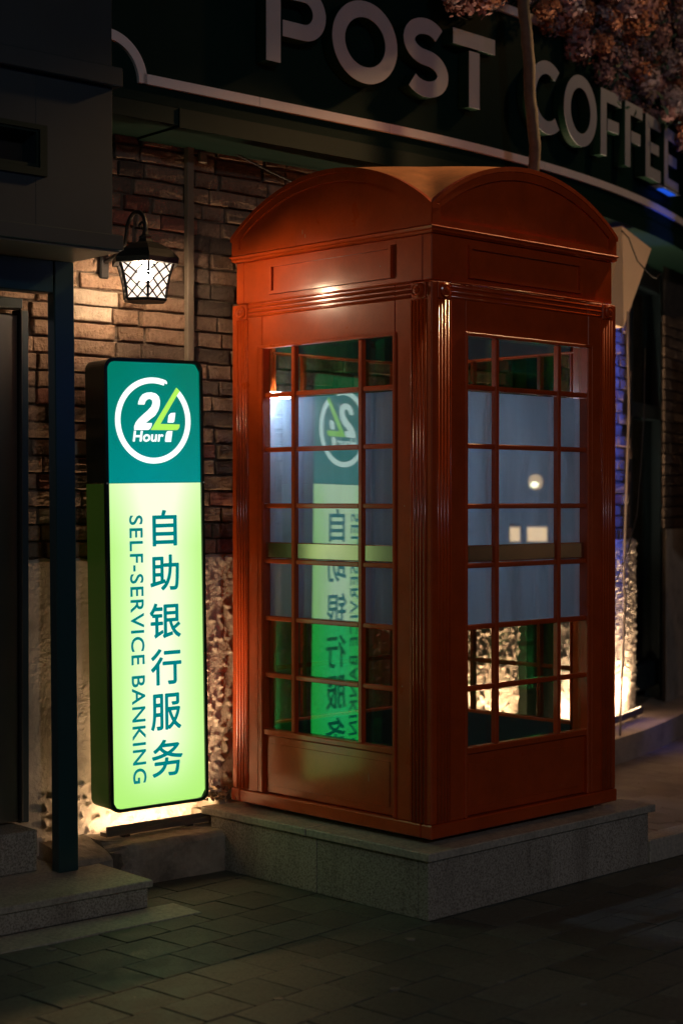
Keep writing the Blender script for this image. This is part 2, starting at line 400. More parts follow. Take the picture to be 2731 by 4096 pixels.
# bricks
def brick_mesh(L, k, m):
    r = random.Random(100+k); b = MB()
    hw, hh, dp = L/2, .0255, .05
    ch = .004
    # chamfered front with jitter
    ring0 = [(-hw, -hh), (hw, -hh), (hw, hh), (-hw, hh)]
    def ringpts(sc_, y, nseg=3, jit=.0019):
        out = []
        for i in range(4):
            a, c = ring0[i], ring0[(i+1) % 4]
            for t in range(nseg):
                f = t/nseg; x = a[0]+(c[0]-a[0])*f; z = a[1]+(c[1]-a[1])*f
                x -= math.copysign(sc_, x); z -= math.copysign(sc_, z)
                out.append(Vector((x+r.uniform(-jit, jit), y+r.uniform(-jit, jit), z+r.uniform(-jit, jit))))
        return out
    rings = [ringpts(0, dp, jit=0), ringpts(0, .003), ringpts(ch, -.0015)]
    for rg in rings: b.v += rg
    n = 12
    for i in range(2):
        for q in range(n): b.f.append([i*n+q, i*n+(q+1) % n, (i+1)*n+(q+1) % n, (i+1)*n+q])
    ci = len(b.v); b.v.append(Vector((r.uniform(-.02, .02), -.002+r.uniform(-.002, .0015), 0)))
    for q in range(n): b.f.append([2*n+q, 2*n+(q+1) % n, ci])
    return mesh('brick', b, m)
LEN = {'s': .216, 'h': .103, 'q': .158}
BMESH = {(t, i, mi): brick_mesh(LEN[t], i, mm) for t in LEN for i in range(4) for mi, mm in enumerate((M_brick, M_brickdk, M_brickred, M_brickpale))}
PITCH = .0595
stuffb = MB(); nb = 0
GREEN0, GREEN1 = 5.44, 5.74
rows = int((2.78-Z_PL)/PITCH)+1
for r in range(rows):
    z = Z_PL+.030+r*PITCH
    s = 2.0 - (.09 if r % 2 else 0) - random.uniform(0, .02); seq = r % 2
    while s < 6.90:
        ty_ = 's' if seq % 2 == 0 else 'h'
        if random.random() < .12: ty_ = 'q'
        L = LEN[ty_]; c = s+L/2; seq += 1; e = s+L
        s = e+.009+random.uniform(-.002, .003)+(.008 if random.random() < .2 else 0)
        if e > 6.925: break
        if GREEN0-.02 < c < GREEN1+.02: continue
        vis_l = 2.74 < c < 3.80
        vis_t = 3.80 <= c < 4.5 and z > 2.30
        vis_r = 6.42 < c and z < 2.5
        proud = random.uniform(-.006, .004) + (-.01 if random.random() < .07 else 0)
        if (vis_l or vis_t or vis_r) and nb < 298:
            q = random.random()
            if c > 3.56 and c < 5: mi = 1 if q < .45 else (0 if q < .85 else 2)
            elif z > 2.3: mi = 3 if q < .22 else (2 if q < .45 else (1 if q < .6 else 0))
            else: mi = 0 if q < .86 else (1 if q < .93 else (2 if q < .97 else 3))
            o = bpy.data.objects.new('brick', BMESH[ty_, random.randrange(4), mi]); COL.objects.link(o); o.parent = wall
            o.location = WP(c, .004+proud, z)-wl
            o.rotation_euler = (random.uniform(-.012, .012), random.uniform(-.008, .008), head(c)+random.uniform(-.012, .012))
            nb += 1
        else:
            stuffb.frame(lambda a, b, zz, c=c: WP(c, 0, 0)+Vector((math.cos(head(c)), math.sin(head(c)), 0))*a+Vector((math.sin(head(c)), -math.cos(head(c)), 0))*b+Vector((0, 0, zz)))
            stuffb.box(-L/2, L/2, -.05, .004+proud, z-.0255, z+.0255, .003)
part('hidden_bricks', stuffb, M_brick, wall, kind='stuff')
print('bricks', nb)
# green column on the wall behind the booth
b = MB(); wallseg(b, GREEN0+.015, GREEN1-.015, -.02, .06, .2, 2.66)
single('green_wall_pilaster', b, mat('pilaster_paint', (.006, .011, .006), .6, spec=.15, var=.3), WP(5.6, .02, .2), 'dark green pilaster on the brick wall, seen through the booth glass', 'pilaster')
# kerb ledge along the wall (right part) and terrace
b = MB()
wallseg(b, 4.9, 9.0, -.02, .26, .085, .205)
o = single('kerb_ledge', b, M_plaster, WP(6, .2, .08), 'low pale plastered ledge curving along the cafe wall beside the booth', 'ledge')
tb = MB(); pts = []
TZ = .085
# terrace slab polygon: from plinth end out to the right
E1 = Vector((.717, .697, 0)); E2 = Vector((-.697, .717, 0)); C0 = Vector((.289, 5.24, 0))
PC = Vector((.275, 5.128, 0))     # plinth near corner
def PL(a, b, z): return PC+E1*a+E2*b+Vector((0, 0, z))
tb.frame(PL); tb.box(1.19, 8.0, .02, 3.2, -.02, TZ-.012)
ter = single('cafe_terrace', tb, M_grout, PL(1.4, 0, 0), 'raised paved terrace strip in front of the cafe wall', 'terrace', kind='structure')
b = MB().frame(PL)
for i in range(9): b.box(1.190+i*.7, 1.190+(i+1)*.7-.003, 0, .09, 0, TZ, .003)
tp = part('terrace_edge_stone', b, M_granslab, ter)
tmesh = []
for k in range(3):
    t = MB(); t.box(-.097, .097, -.047, .047, -.012, 0, .002); tmesh.append(mesh('terrace_tile', t, M_tile2))
tl = root_loc(ter); cnt = 0; far = MB()
for i in range(0, 60):
    for j in range(0, 32):
        a = 1.26+i*.1; bb = .145+j*.1
        if (i+j) % 2: continue
        p = PL(a, bb, TZ)
        d = -(SH*p.x-CH*p.y)
        for (da, db, rot) in ((0, 0, 0), ):
            pass
        u_ = p.x/p.y
        ang = math.pi/4 if (i//2) % 2 else -math.pi/4
        if .155 < u_ < .222 and p.y < 9.4 and cnt < 240:
            o = bpy.data.objects.new('terrace_tile', tmesh[cnt % 3]); COL.objects.link(o); o.parent = ter
            o.location = p-tl+Vector((0, 0, random.uniform(-.001, .001))); o.rotation_euler = (0, 0, math.atan2(E1.y, E1.x)); o.scale = (1.0, 2.08, 1); cnt += 1
        else:
            far.frame(lambda x, y, z, p=p: p+E1*x+E2*y+Vector((0, 0, z))).box(-.097, .097, -.097, .097, -.012, 0)
part('distant_terrace_paving', far, M_tile2, ter, kind='stuff')

# ================================================================== PLINTH
pl = thing('granite_plinth', 'speckled granite plinth with overhanging top slabs carrying the red booth', 'plinth', PC)
PH = .216
b = MB().frame(PL); b.box(.05, 1.16, .05, 1.25, 0, PH-.03); part('core', b, M_cement, pl)
for (a0, a1) in ((.004, .62), (.622, 1.06), (1.062, 1.185)):
    b = MB().frame(PL); b.box(a0, a1, .006, .05, .0, PH-.028, .002); part('facing_slab', b, M_granite, pl)
for (b0, b1) in ((.052, .52), (.523, 1.08)):
    b = MB().frame(PL); b.box(.006, .05, b0, b1, .0, PH-.028, .002); part('facing_slab', b, M_granite, pl)
b = MB().frame(PL); b.box(1.165, 1.187, .051, 1.2, 0, PH-.028, .002); part('facing_slab', b, M_granite, pl)
for (a0, a1) in ((-.008, .74), (.743, 1.212)):
    for (b0, b1) in ((-.008, .56), (.563, 1.12)):
        b = MB().frame(PL); b.box(a0, a1, b0, b1, PH-.027, PH, .003); part('top_slab', b, M_granslab, pl)

# ================================================================== PHONE BOOTH
BW = .985; BZ = .236
def LOC(x, y, z): return C0+E1*x+E2*y+Vector((0, 0, z))
booth = thing('phone_booth', 'glossy orange-red telephone booth with arched roof and small glazed panes', 'phone booth', LOC(BW/2, BW/2, BZ))
# face frames: a along the face, b outward from the face plane
FACES = {
 'left':  lambda a, b, z: LOC(-b, a, z),
 'right': lambda a, b, z: LOC(a, -b, z),
 'rearr': lambda a, b, z: LOC(BW+b, a, z),
 'rearl': lambda a, b, z: LOC(a, BW+b, z)}
ZS = 2.275; ZA = 2.448
def arch(a, lift=0, inset=0):
    """height of the segmental arch over position a"""
    h = BW/2; rise = ZA-ZS; R = (h*h+rise*rise)/(2*rise); cz = ZA-R
    x = a-h; r = R-inset+lift
    return cz+math.sqrt(max(0, r*r-x*x))
A0, A1 = .168, .845
WZ0, WZ1 = .511, 1.872
b = MB()
for (x, y) in ((0, 0), (1, 0), (0, 1), (1, 1)):
    m = MB().frame(LOC); x0 = x*BW; y0 = y*BW; dx = 1-2*x; dy = 1-2*y
    # corner post as an L of two leaves plus rounded arris
    m.box(min(x0, x0+dx*.165), max(x0, x0+dx*.165), min(y0, y0+dy*.045), max(y0, y0+dy*.045), BZ+.045, 2.035, .004)
    m.box(min(x0, x0+dx*.045), max(x0, x0+dx*.045), min(y0+dy*.0452, y0+dy*.165), max(y0+dy*.0452, y0+dy*.165), BZ+.045, 2.035, .004)
    part('corner_post', m, M_red, booth)
for fn, F in FACES.items():
    front = fn in ('left', 'right')
    # head panel above window, kick panel
    m = MB().frame(F); m.box(.1655, BW-.1655, -.045, -.0005, WZ1+.002, 2.035, .002); part('head_panel', m, M_red, booth)
    m = MB().frame(F); m.box(.170, BW-.170, -.0500, -.0455, WZ1+.004, 2.035); part('head_shade_board', m, M_inshade, booth)  # boards added behind the panels so the interior looks shaded
    m = MB().frame(F); m.box(.170, BW-.170, -.0500, -.0455, BZ+.05, WZ0-.01); part('kick_shade_board', m, M_inshade, booth)
    side = bpy.data.objects.new('glazed_side', None); COL.objects.link(side); side.parent = booth
    m = MB().frame(F)
    m.box(A0+.004, A1-.006, -.045, -.017, BZ+.048, WZ0-.022, .003)
    m.box(A0+.004+.03, A1-.036, -.018, -.0155, BZ+.075, WZ0-.05, .002)
    part('kick_panel', m, M_kick, side)
    m = MB().frame(F)     # bead round the opening
    m.box(A0-.010, A0+.004, -.02, .006, BZ+.048, WZ1+.010, .003)
    m.box(A1-.004, A1+.006, -.02, .0015, BZ+.048, WZ1+.010, .002)
    m.box(A0+.0042, A1-.0042, -.02, .003, WZ1-.002, WZ1+.009, .002)
    m.box(A0+.0042, A1-.0042, -.04, -.006, WZ0-.021, WZ0, .003)
    m.box(A0+.0042, A0+.012, -.04, -.0205, WZ0, WZ1-.003, .002); m.box(A1-.012, A1-.0042, -.04, -.0205, WZ0, WZ1-.003, .002)
    part('opening_bead', m, M_red, side)
    av = [A0+.006, .335, .668, A1-.006]
    zb = [WZ0, .705, .908, 1.112, 1.309, 1.508, 1.702, WZ1]
    hw = .0095
    for k in (1, 2):
        m = MB().frame(F); m.box(av[k]-hw, av[k]+hw, -.030, -.008, WZ0+.0005, WZ1-.0025, .003); part('glazing_bar', m, M_red, side)
    for k in range(1, 7):
        for q in range(3):
            m = MB().frame(F)
            m.box(av[q]+(hw+.0005 if q else 0), av[q+1]-(hw+.0005 if q < 2 else 0), -.029, -.0115, zb[k]-.0085, zb[k]+.0085, .003)
            part('glazing_bar', m, M_red, side)
    for k in range(7):
        for q in range(3):
            m = MB().frame(F)
            m.box(av[q]+.001, av[q+1]-.001, -.0345, -.0305, zb[k]+.001, zb[k+1]-.001)
            part('glass_pane', m, M_glassf if 1 < k < 6 else M_glass, side)
    m = MB().frame(F); m.box(A0+.008, A1-.008, -.0395, -.038, .908, 1.690); part('frosted_film', m, M_film, side)
    if front:
        for q in range(3):
            m = MB().frame(F); m.box(av[q]+(.014 if q else .004), av[q+1]-(.014 if q < 2 else .004), -.0300, -.0172, 1.1225, 1.1790, .003)
            part('metal_band', m, M_rail, side)
    # base rail
    m = MB().frame(F); a_lo, a_hi = (0, BW) if fn in ('right', 'rearl') else (.0452, BW-.0452)
    m.box(a_lo-(.004 if a_lo == 0 else 0), a_hi+(.004 if a_lo == 0 else 0), -.045, .004, BZ, BZ+.045, .004); part('base_rail', m, M_red, booth)
    # reeded pilasters
    for (p0, sg) in ((.022, 1), (BW-.022, -1)):
        m = MB().frame(F)
        for k in range(4):
            x = p0+sg*(.008+k*.0155)
            m.tube([(x, -.0005, BZ+.05), (x, -.0005, 1.978)], .0055, 8)
        m.box(min(p0+sg*.0635, p0+sg*.068), max(p0+sg*.0635, p0+sg*.068), -.001, .0045, BZ+.05, 1.978, .001)
        part('reeded_pilaster', m, M_red, booth, smooth=True)
        m = MB()
        cx = p0+sg*.034; cz = 2.010
        m.frame(F); m.box(cx-.031, cx+.031, -.001, .0055, cz-.030, cz+.024, .002)
        m.frame(lambda x, y, z, F=F, cx=cx, cz=cz: F(cx+x, z, cz+y-.003))
        m.lathe([(.0235, .005), (.0235, .012), (.019, .0155), (.015, .013), (.011, .0135), (.009, .0185), (.003, .0205)], 20)
        part('rosette', m, M_red, booth, smooth=False)
    # reeded frieze
    m = MB().frame(F)
    for k in range(3):
        z = 1.990+k*.0165
        m.tube([(.092, -.0005, z), (BW-.092, -.0005, z)], .0058, 8)
    m.box(.092, BW-.092, -.001, .005, 2.034, 2.040, .001)
    part('reeded_frieze', m, M_red, booth, smooth=True)
# entablature block, hollow ring (four leaves)
IN = .011
for fn, F in FACES.items():
    a_lo, a_hi = (IN, BW-IN) if fn in ('right', 'rearl') else (IN+.0402, BW-IN-.0402)
    m = MB().frame(F); m.box(a_lo, a_hi, -IN-.04, -IN, 2.0402, 2.190, .003); part('entablature', m, M_red, booth)
    # recessed name board
    m = MB().frame(F); p0, p1, q0, q1 = .185, .785, 2.060, 2.168
    o_ = [(p0, q0), (p1, q0), (p1, q1), (p0, q1)]; t_ = .012
    i_ = [(p0+t_, q0+t_), (p1-t_, q0+t_), (p1-t_, q1-t_), (p0+t_, q1-t_)]
    m.band(o_, i_, -IN-.001, -IN+.011)
    m.box(p0+t_, p1-t_, -IN-.001, -IN+.0015, q0+t_, q1-t_)
    part('name_board', m, M_red, booth)
    # cornice moulding
    m = MB().frame(F)
    e = 0 if fn in ('right', 'rearl') else -.001
    prof = [(-.03, 2.1905), (-.006, 2.1905), (.003, 2.197), (.001, 2.203), (.008, 2.210), (.0, 2.216), (-.03, 2.216)]
    n = len(prof)
    i0 = [m.pt(-bb if False else -max(bb, -.03), bb, z) for bb, z in prof]; i1 = [m.pt(BW+max(bb, -.03), bb, z) for bb, z in prof]
    m.f.append(i0); m.f.append(i1[::-1])
    for k in range(n): m.f.append([i0[k], i1[k], i1[(k+1) % n], i0[(k+1) % n]])
    part('cornice', m, M_red, booth)
    # arched pediment
    N = 36
    lo, hi = (.0, BW) if fn in ('right', 'rearl') else (.0302, BW-.0302)
    top = [(lo+(hi-lo)*k/N, arch(lo+(hi-lo)*k/N)) for k in range(N+1)]
    m = MB().frame(F); m.poly([(lo, 2.2162), (hi, 2.2162)]+top[::-1], -.03, -.006); part('pediment', m, M_red, booth)
    # raised border on the pediment
    lo2, hi2 = .001, BW-.001
    outer = [(lo2, 2.2163), (hi2, 2.2163)]+[(hi2-(hi2-lo2)*k/N, arch(hi2-(hi2-lo2)*k/N)-.001) for k in range(N+1)]
    li, ri, zi = .040, BW-.040, 2.2163+.018
    inner = [(li, zi), (ri, zi)]+[(ri-(ri-li)*k/N, arch(ri-(ri-li)*k/N)-.034) for k in range(N+1)]
    m = MB().frame(F); m.band(outer, inner, -.0065, .002)
    bi = [(x+(.004 if x < .5 else -.004), z) for x, z in inner]
    part('pediment_border', m, M_red, booth)
    # eaves rim
    m = MB().frame(F)
    lo3, hi3 = -.004, BW+.004
    up = [(lo3+(hi3-lo3)*k/N, arch(min(max(lo3+(hi3-lo3)*k/N, 0), BW))+.011-(.004 if k in (0, N) else 0)) for k in range(N+1)]
    dn = [(x, z-.016) for x, z in up]
    m.band(up, dn, -.035 if fn in ('right', 'rearl') else -.034,   .0055 if fn in ('right', 'rearl') else .0050, closed=False); part('arched_rim', m, M_red, booth)
# old chips and scratches in the paint of the left face
for (a, z, w_, h_, bo) in ((.615, 2.262, .0022, .016, -.0058), (.601, 2.246, .0026, .014, -.0058), (.925, 1.742, .0042, .006, 0), (.955, .60, .004, .005, 0), (.30, .40, .0015, .03, -.0155), (.24, 2.105, .003, .004, -.0092), (.12, 1.31, .003, .006, 0), (.13, .72, .004, .004, 0)):
    m = MB().frame(FACES['left']); m.poly([(a-w_/2, z-h_/2), (a+w_*.3, z-h_*.45), (a+w_/2, z+h_*.3), (a-w_*.1, z+h_/2)], bo-.0005, bo+.0006); part('paint_chip', m, M_chip, booth)
# roof: two crossing vaults rising slightly to the middle
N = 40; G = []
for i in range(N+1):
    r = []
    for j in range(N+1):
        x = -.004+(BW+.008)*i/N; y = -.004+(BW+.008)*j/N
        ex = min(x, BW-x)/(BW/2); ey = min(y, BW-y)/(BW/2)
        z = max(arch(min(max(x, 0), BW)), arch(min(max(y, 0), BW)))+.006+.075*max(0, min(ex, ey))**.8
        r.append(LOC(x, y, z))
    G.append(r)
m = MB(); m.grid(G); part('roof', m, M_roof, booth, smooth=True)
# floor and ceiling, coloured dark to stand in for the shade inside
m = MB().frame(LOC); m.box(.046, BW-.046, .046, BW-.046, BZ+.002, BZ+.02); part('floor_plate', m, M_dark, booth)
m = MB().frame(LOC); m.box(.052, BW-.052, .052, BW-.052, 2.04, 2.055); part('ceiling_plate', m, M_dark, booth)
m = MB().frame(LOC)
for (x, y) in ((.1, .1), (.1, .88), (.88, .1), (.88, .88)): m.box(x-.03, x+.03, y-.03, y+.03, PH, BZ+.002)
part('levelling_foot', m, M_black, booth)
# small cool tube inside the booth
t = thing('tube_light', 'small cool white tube light glowing behind the booth glass at upper left', 'light', LOC(.09, .84, 1.71))
m = MB().frame(LOC); m.box(.050, .145, .842, .862, 1.712, 1.722, .002); part('fitting', m, M_strip, t)
m = MB().frame(LOC); m.tube([(.052, .838, 1.703), (.143, .838, 1.703)], .0085, 10); part('tube', m, emis('cool_tube', (.58, .76, 1), 900), t)
# ================================================================== LIT SIGN
SL = Vector((-.782, 5.49, 0)); SR = Vector((-.490, 5.705, 0))
sx = (SR-SL).normalized(); sn = Vector((sx.y, -sx.x, 0)); SW = (SR-SL).length
SZ0, SZ1, SZM = .285, 1.800, 1.388
TILT = .0165; sc_c = (SL+SR)/2
def SF(a, b, z):
    """a across (0..SW), b out of the face, z up; the whole box leans slightly"""
    da = a-SW/2; dz = z-1.33
    ca, sa = math.cos(TILT), math.sin(TILT)
    x = da*ca - dz*sa; zz = dz*ca + da*sa
    return sc_c+sx*x+sn*b+Vector((0, 0, 1.33+zz))
sign = thing('light_box_sign', 'tall glowing lime and teal bank sign with white 24 Hour logo and Chinese lettering', 'sign', SF(SW/2, -.07, SZ0))
def rrect(a0, a1, z0, z1, r, n=6, cs=(1, 1, 1, 1)):
    out = []
    for (cx, cz, st, k) in ((a1-r, z0+r, -90, 0), (a1-r, z1-r, 0, 1), (a0+r, z1-r, 90, 2), (a0+r, z0+r, 180, 3)):
        if cs[k]:
            for i in range(n+1):
                an = math.radians(st+90*i/n); out.append((cx+r*math.cos(an), cz+r*math.sin(an)))
        else:
            out.append((a1 if k in (0, 1) else a0, z0 if k in (0, 3) else z1))
    return out
E_ = .008
m = MB().frame(SF); m.poly(rrect(-E_, SW+E_, SZM+.002, SZ1+E_, .032, cs=(0, 1, 1, 0)), -.14, -.004); part('upper_housing', m, M_house, sign)
m = MB().frame(SF); m.poly(rrect(-E_-.002, SW+E_+.002, SZ0-E_, SZM-.001, .032, cs=(1, 0, 0, 1)), -.14, -.004); part('lower_housing', m, M_houselow, sign)
m = MB().frame(SF); m.band(rrect(-E_-.003, SW+E_+.003, SZ0-E_-.003, SZ1+E_+.003, .033), rrect(0, SW, SZ0, SZ1, .027), -.012, .005); part('edge_trim', m, M_house, sign)
for a in (-.008, SW+.008):
    m = MB().frame(lambda x, y, z, a=a: SF(a+x, .005+z, SZM+y)); m.lathe([(.003, 0), (.003, .003), (.001, .004)], 8); part('rivet', m, M_strip, sign)
def backlit(name, c_edge, c_mid, s_edge, s_mid, zc, zh, width=SW/2):
    m = bpy.data.materials.new(name); m.use_nodes = True; n = m.node_tree.nodes; l = m.node_tree.links; n.clear()
    o = n.new('ShaderNodeOutputMaterial'); e = n.new('ShaderNodeEmission'); at = n.new('ShaderNodeAttribute'); at.attribute_name = 'tube'
    mx = n.new('ShaderNodeMix'); mx.data_type = 'RGBA'; mx.inputs[6].default_value = c4(c_edge); mx.inputs[7].default_value = c4(c_mid)
    l.new(at.outputs['Fac'], mx.inputs[0]); l.new(mx.outputs[2], e.inputs[0])
    mr = n.new('ShaderNodeMapRange'); mr.inputs[3].default_value = s_edge; mr.inputs[4].default_value = s_mid; l.new(at.outputs['Fac'], mr.inputs[0]); l.new(mr.outputs[0], e.inputs[1])
    g_ = n.new('ShaderNodeBsdfGlossy'); g_.inputs['Roughness'].default_value = .25; g_.inputs[0].default_value = (.04, .04, .04, 1)
    ad = n.new('ShaderNodeAddShader'); l.new(e.outputs[0], ad.inputs[0]); l.new(g_.outputs[0], ad.inputs[1]); l.new(ad.outputs[0], o.inputs[0]); return m
M_lime = backlit('backlit_lime_acrylic', (.50, 1.0, .20), (.88, 1.0, .68), .92, 1.15, 0, 0)
M_teal = backlit('backlit_teal_acrylic', (.0, .20, .125), (.0, .245, .245), .95, 1.1, 0, 0)
def face(name, z0, z1, cs, m_, fn):
    nx_, nz_ = 24, 60
    r = .027; b = MB(); G = []; vals = []
    for i in range(nx_+1):
        a = SW*i/nx_; col = []
        ins = min(a, SW-a)
        cut = (r-math.sqrt(max(0, r*r-(r-ins)**2))) if ins < r else 0
        lo = z0+(cut if cs[0] else 0); hi = z1-(cut if cs[1] else 0)
        for j in range(nz_+1):
            z = lo+(hi-lo)*j/nz_; col.append(SF(a, -.003, z)); vals.append(fn(a/SW, (z-z0)/(z1-z0)))
        G.append(col)
    b.grid(G); o = part(name, b, m_, sign, fix=False)
    at = o.data.attributes.new('tube', 'FLOAT', 'POINT'); at.data.foreach_set('value', vals); return o
def f_lime(a, z):
    h = math.exp(-((a-.52)/.36)**2); v = min(1, max(0, z/.22))*.85+.15; v = v*v*(3-2*v) if v < 1 else 1
    t = .72+.28*math.cos((z*2-.9)*3.0)
    return min(1, h*v*(.85+.15*t)*1.05 + (.35*max(0, (z-.8)/.2)))
face('lime_panel', SZ0, SZM-.0005, (1, 0), M_lime, f_lime)
face('teal_panel', SZM+.0005, SZ1, (0, 1), M_teal, lambda a, z: (1-z)*.8+.2*math.exp(-((a-.5)/.3)**2))
M_wht = emis('white_print_backlit', (.92, 1.0, .97), 1.25)
M_limep = emis('lime_print_backlit', (.50, 1.0, .12), .95)
M_tealp = emis('teal_print_backlit', (.0, .215, .24), 1.0)
PXM = .001494; CYC = 2.352; KX = SW/858.0; KZ = PXM*.574/2.352/.574
def LP(cx, cy):
    """logo tracing: position on the face from the traced drawing grid"""
    left = 288+(cy-300)*20/960.0
    a = (cx-left-6)*KX; y = (1400+cy/2.352)*.574
    return a, 1.33-(y-1148)*PXM
def printpoly(name, pts, m_, b=.0002, d=.0012):
    p = MB().frame(SF); p.poly(pts, -.001+b, b+d-.001); return part(name, p, m_, sign)
cxc, cyc = LP(720, 666); R1, R0 = .1475, .1275
angs = [70.5+(404.5-70.5)*k/96 for k in range(97)]
def arcpt(r, a): return (cxc+r*math.cos(math.radians(a)), cyc+r*math.sin(math.radians(a)))
p = MB().frame(SF); p.band([arcpt(R1, a) for a in angs], [arcpt(R0, a) for a in angs], -.0008, .0006, closed=False)
ec = arcpt((R1+R0)/2, 70.5); p.poly([(ec[0]+.0101*math.cos(math.radians(a)), ec[1]+.0101*math.sin(math.radians(a))) for a in range(-25, 165, 15)], -.0007, .0005)
part('logo_ring', p, M_wht, sign)
printpoly('logo_four', [LP(*q) for q in ((933, 350), (965, 384), (938, 425), (786, 697), (966, 699), (963, 730), (945, 752), (930, 755), (696, 755))], M_limep, .0006)
printpoly('logo_four_stem', [LP(*q) for q in ((874, 601), (886, 592), (925, 589), (916, 672), (905, 684), (853, 684), (862, 615))], M_wht)
printpoly('logo_door', [LP(*q) for q in ((848, 768), (858, 763), (899, 763), (886, 866), (832, 866), (830, 850), (838, 790))], M_wht)
# the 2, built as a thick stroke so that the outline stays clean
two = [(578, 518), (582, 490), (596, 452), (620, 422), (655, 405), (700, 401), (742, 412), (770, 440), (780, 480), (778, 525), (764, 572), (735, 620), (690, 655), (650, 690), (706, 690), (704, 715), (690, 745), (672, 755), (545, 757), (544, 725), (556, 690), (580, 655), (620, 615), (665, 575), (700, 535), (712, 500), (706, 475), (685, 463), (662, 470), (645, 490), (636, 518)]
printpoly('logo_two', [LP(*q) for q in two], M_wht)
def text_geo(body, size, offset=0, shear=0, spacing=1.0):
    cu = bpy.data.curves.new('txt', 'FONT'); cu.body = body; cu.size = size; cu.offset = offset; cu.shear = shear; cu.space_character = spacing
    cu.align_x = 'CENTER'; cu.resolution_u = 5
    o = bpy.data.objects.new('txt', cu); COL.objects.link(o)
    dg = bpy.context.evaluated_depsgraph_get(); dg.update()
    me = o.evaluated_get(dg).to_mesh()
    vs = [Vector(v.co) for v in me.vertices]; fs = [list(pp.vertices) for pp in me.polygons]
    o.evaluated_get(dg).to_mesh_clear(); bpy.data.objects.remove(o); bpy.data.curves.remove(cu)
    return vs, fs
def fit(vs, x0, x1, y0, y1):
    ax, bx = min(v.x for v in vs), max(v.x for v in vs); ay, by = min(v.y for v in vs), max(v.y for v in vs)
    return [((x0+(v.x-ax)/(bx-ax)*(x1-x0)), (y0+(v.y-ay)/(by-ay)*(y1-y0))) for v in vs]
def printtext(name, body, box, m_, offset=0, shear=0, rot=False, spacing=1, b=.0008, bold=0):
    vs, fs = text_geo(body, 1, offset, shear, spacing)
    a0, a1, z0, z1 = box
    p = MB()
    z0 += bold; z1 -= bold; a0 += bold; a1 -= bold
    if not rot: P = fit(vs, a0, a1, z0, z1)
    else:
        Q = fit(vs, z1, z0, a0, a1); P = [(y, x) for x, y in Q]
    n_ = 9 if bold else 1
    for q in range(n_):
        ox, oz = (0, 0) if q == 0 else (bold*math.cos(q*math.pi/4), bold*math.sin(q*math.pi/4)); base = len(p.v)
        p.v += [SF(a+ox, b+q*.00002, z+oz) for a, z in P]; p.f += [[i+base for i in f] for f in fs]
    return part(name, p, m_, sign, fix=False)
x0, zt = LP(528, 763); x1, zb_ = LP(816, 866)
printtext('logo_hour', 'Hour', (x0, x1, zb_, zt), M_wht, bold=.0016, shear=.14)
chars = [('自', 715, 945, 1508, 1848, 4), ('助', 697, 968, 1930, 2270, 4)]
def AZ4(cx, cy): return LP(cx, cy)
def AZ5(cx, cy):
    # second tracing sheet
    vx, vy = (300+cx/1.96)*.574, (2400+cy/1.96)*.574
    return AZ4((vx/.574-300)*2.352, (vy/.574-1400)*2.352)
for ch, l_, r_, t_, bo, sh in (('自', 715, 945, 1508, 1850, 4), ('助', 697, 968, 1930, 2270, 4), ('银', 580, 823, 28, 308, 5), ('行', 590, 830, 388, 675, 5), ('服', 592, 830, 742, 1030, 5), ('务', 602, 845, 1105, 1397, 5)):
    f_ = AZ4 if sh == 4 else AZ5
    (a0, zt), (a1, zb_) = f_(l_, t_), f_(r_, bo)
    am, zm = f_((l_+r_)/2, (t_+bo)/2)
    wd, ht = abs(a1-a0), abs(zt-zb_)
    wd = (r_-l_)*(KX if sh == 4 else KX*1.2)
    printtext('chinese_character', ch, (am-wd/2, am+wd/2, zm-ht/2, zm+ht/2), M_tealp, bold=.0021)
aL, zT = AZ4(500, 1553); aR, _ = AZ4(624, 1553); _, zB = AZ5(500, 1425)
printtext('banking_lettering', 'SELF-SERVICE BANKING', (aL+.0, aR+.0, zB, zT), M_tealp, bold=.0012, rot=True, spacing=1.12)
# brackets
for z in (.55, 1.55):
    m = MB().frame(SF); m.box(.12, .16, -.30, -.139, z, z+.03); part('wall_bracket', m, M_black, sign)

# ================================================================== LEDGE BLOCK, WALL WASHER BARS
def noisy_block(name, s0, s1, o0, o1, z0, z1, m_, loc, label, cat, broken=None, bev=.01):
    ns, no, nz = max(2, int((s1-s0)/.02)), max(2, int((o1-o0)/.02)), max(2, int((z1-z0)/.02))
    b = MB()
    def P(i, j, k):
        s = s0+(s1-s0)*i/ns; o = o0+(o1-o0)*j/no; z = z0+(z1-z0)*k/nz
        # chamfer
        if j == no and k == nz: o -= bev; z -= bev*.6
        q = Vector((s*12, o*12, z*12)); d = noise.noise(q)*.005+noise.noise(q*4)*.002
        if broken: 
            e = broken(s, o, z); z -= e[0]; o -= e[1]
        return WP(s, o+d, z+(d if k == nz else 0))
    # front, top, two ends
    b.grid([[P(i, no, k) for k in range(nz+1)] for i in range(ns+1)])
    b.grid([[P(i, j, nz) for j in range(no+1)] for i in range(ns+1)])
    b.grid([[P(0, j, k) for k in range(nz+1)] for j in range(no+1)])
    b.grid([[P(ns, j, k) for k in range(nz+1)] for j in range(no+1)])
    b.grid([[P(i, 0, k) for k in range(nz+1)] for i in range(ns+1)])
    return single(name, b, m_, loc, label, cat, smooth=False)
def brk(s, o, z):
    e = max(0, 1-(s-3.085)/.05); f = max(0, (z-.06)/.1)*max(0, (o-.16)/.1)
    n_ = .5+noise.noise(Vector((s*40, o*40, z*40)))
    return (.035*e*f*n_*2, .05*e*max(0, (z-.04)/.1)*n_*2)
noisy_block('ledge_block', 3.085, 3.575, 0, .262, 0, .145, M_cement, WP(3.3, .2, 0), 'weathered cement ledge block with a broken left end under the lit sign', 'ledge', brk)
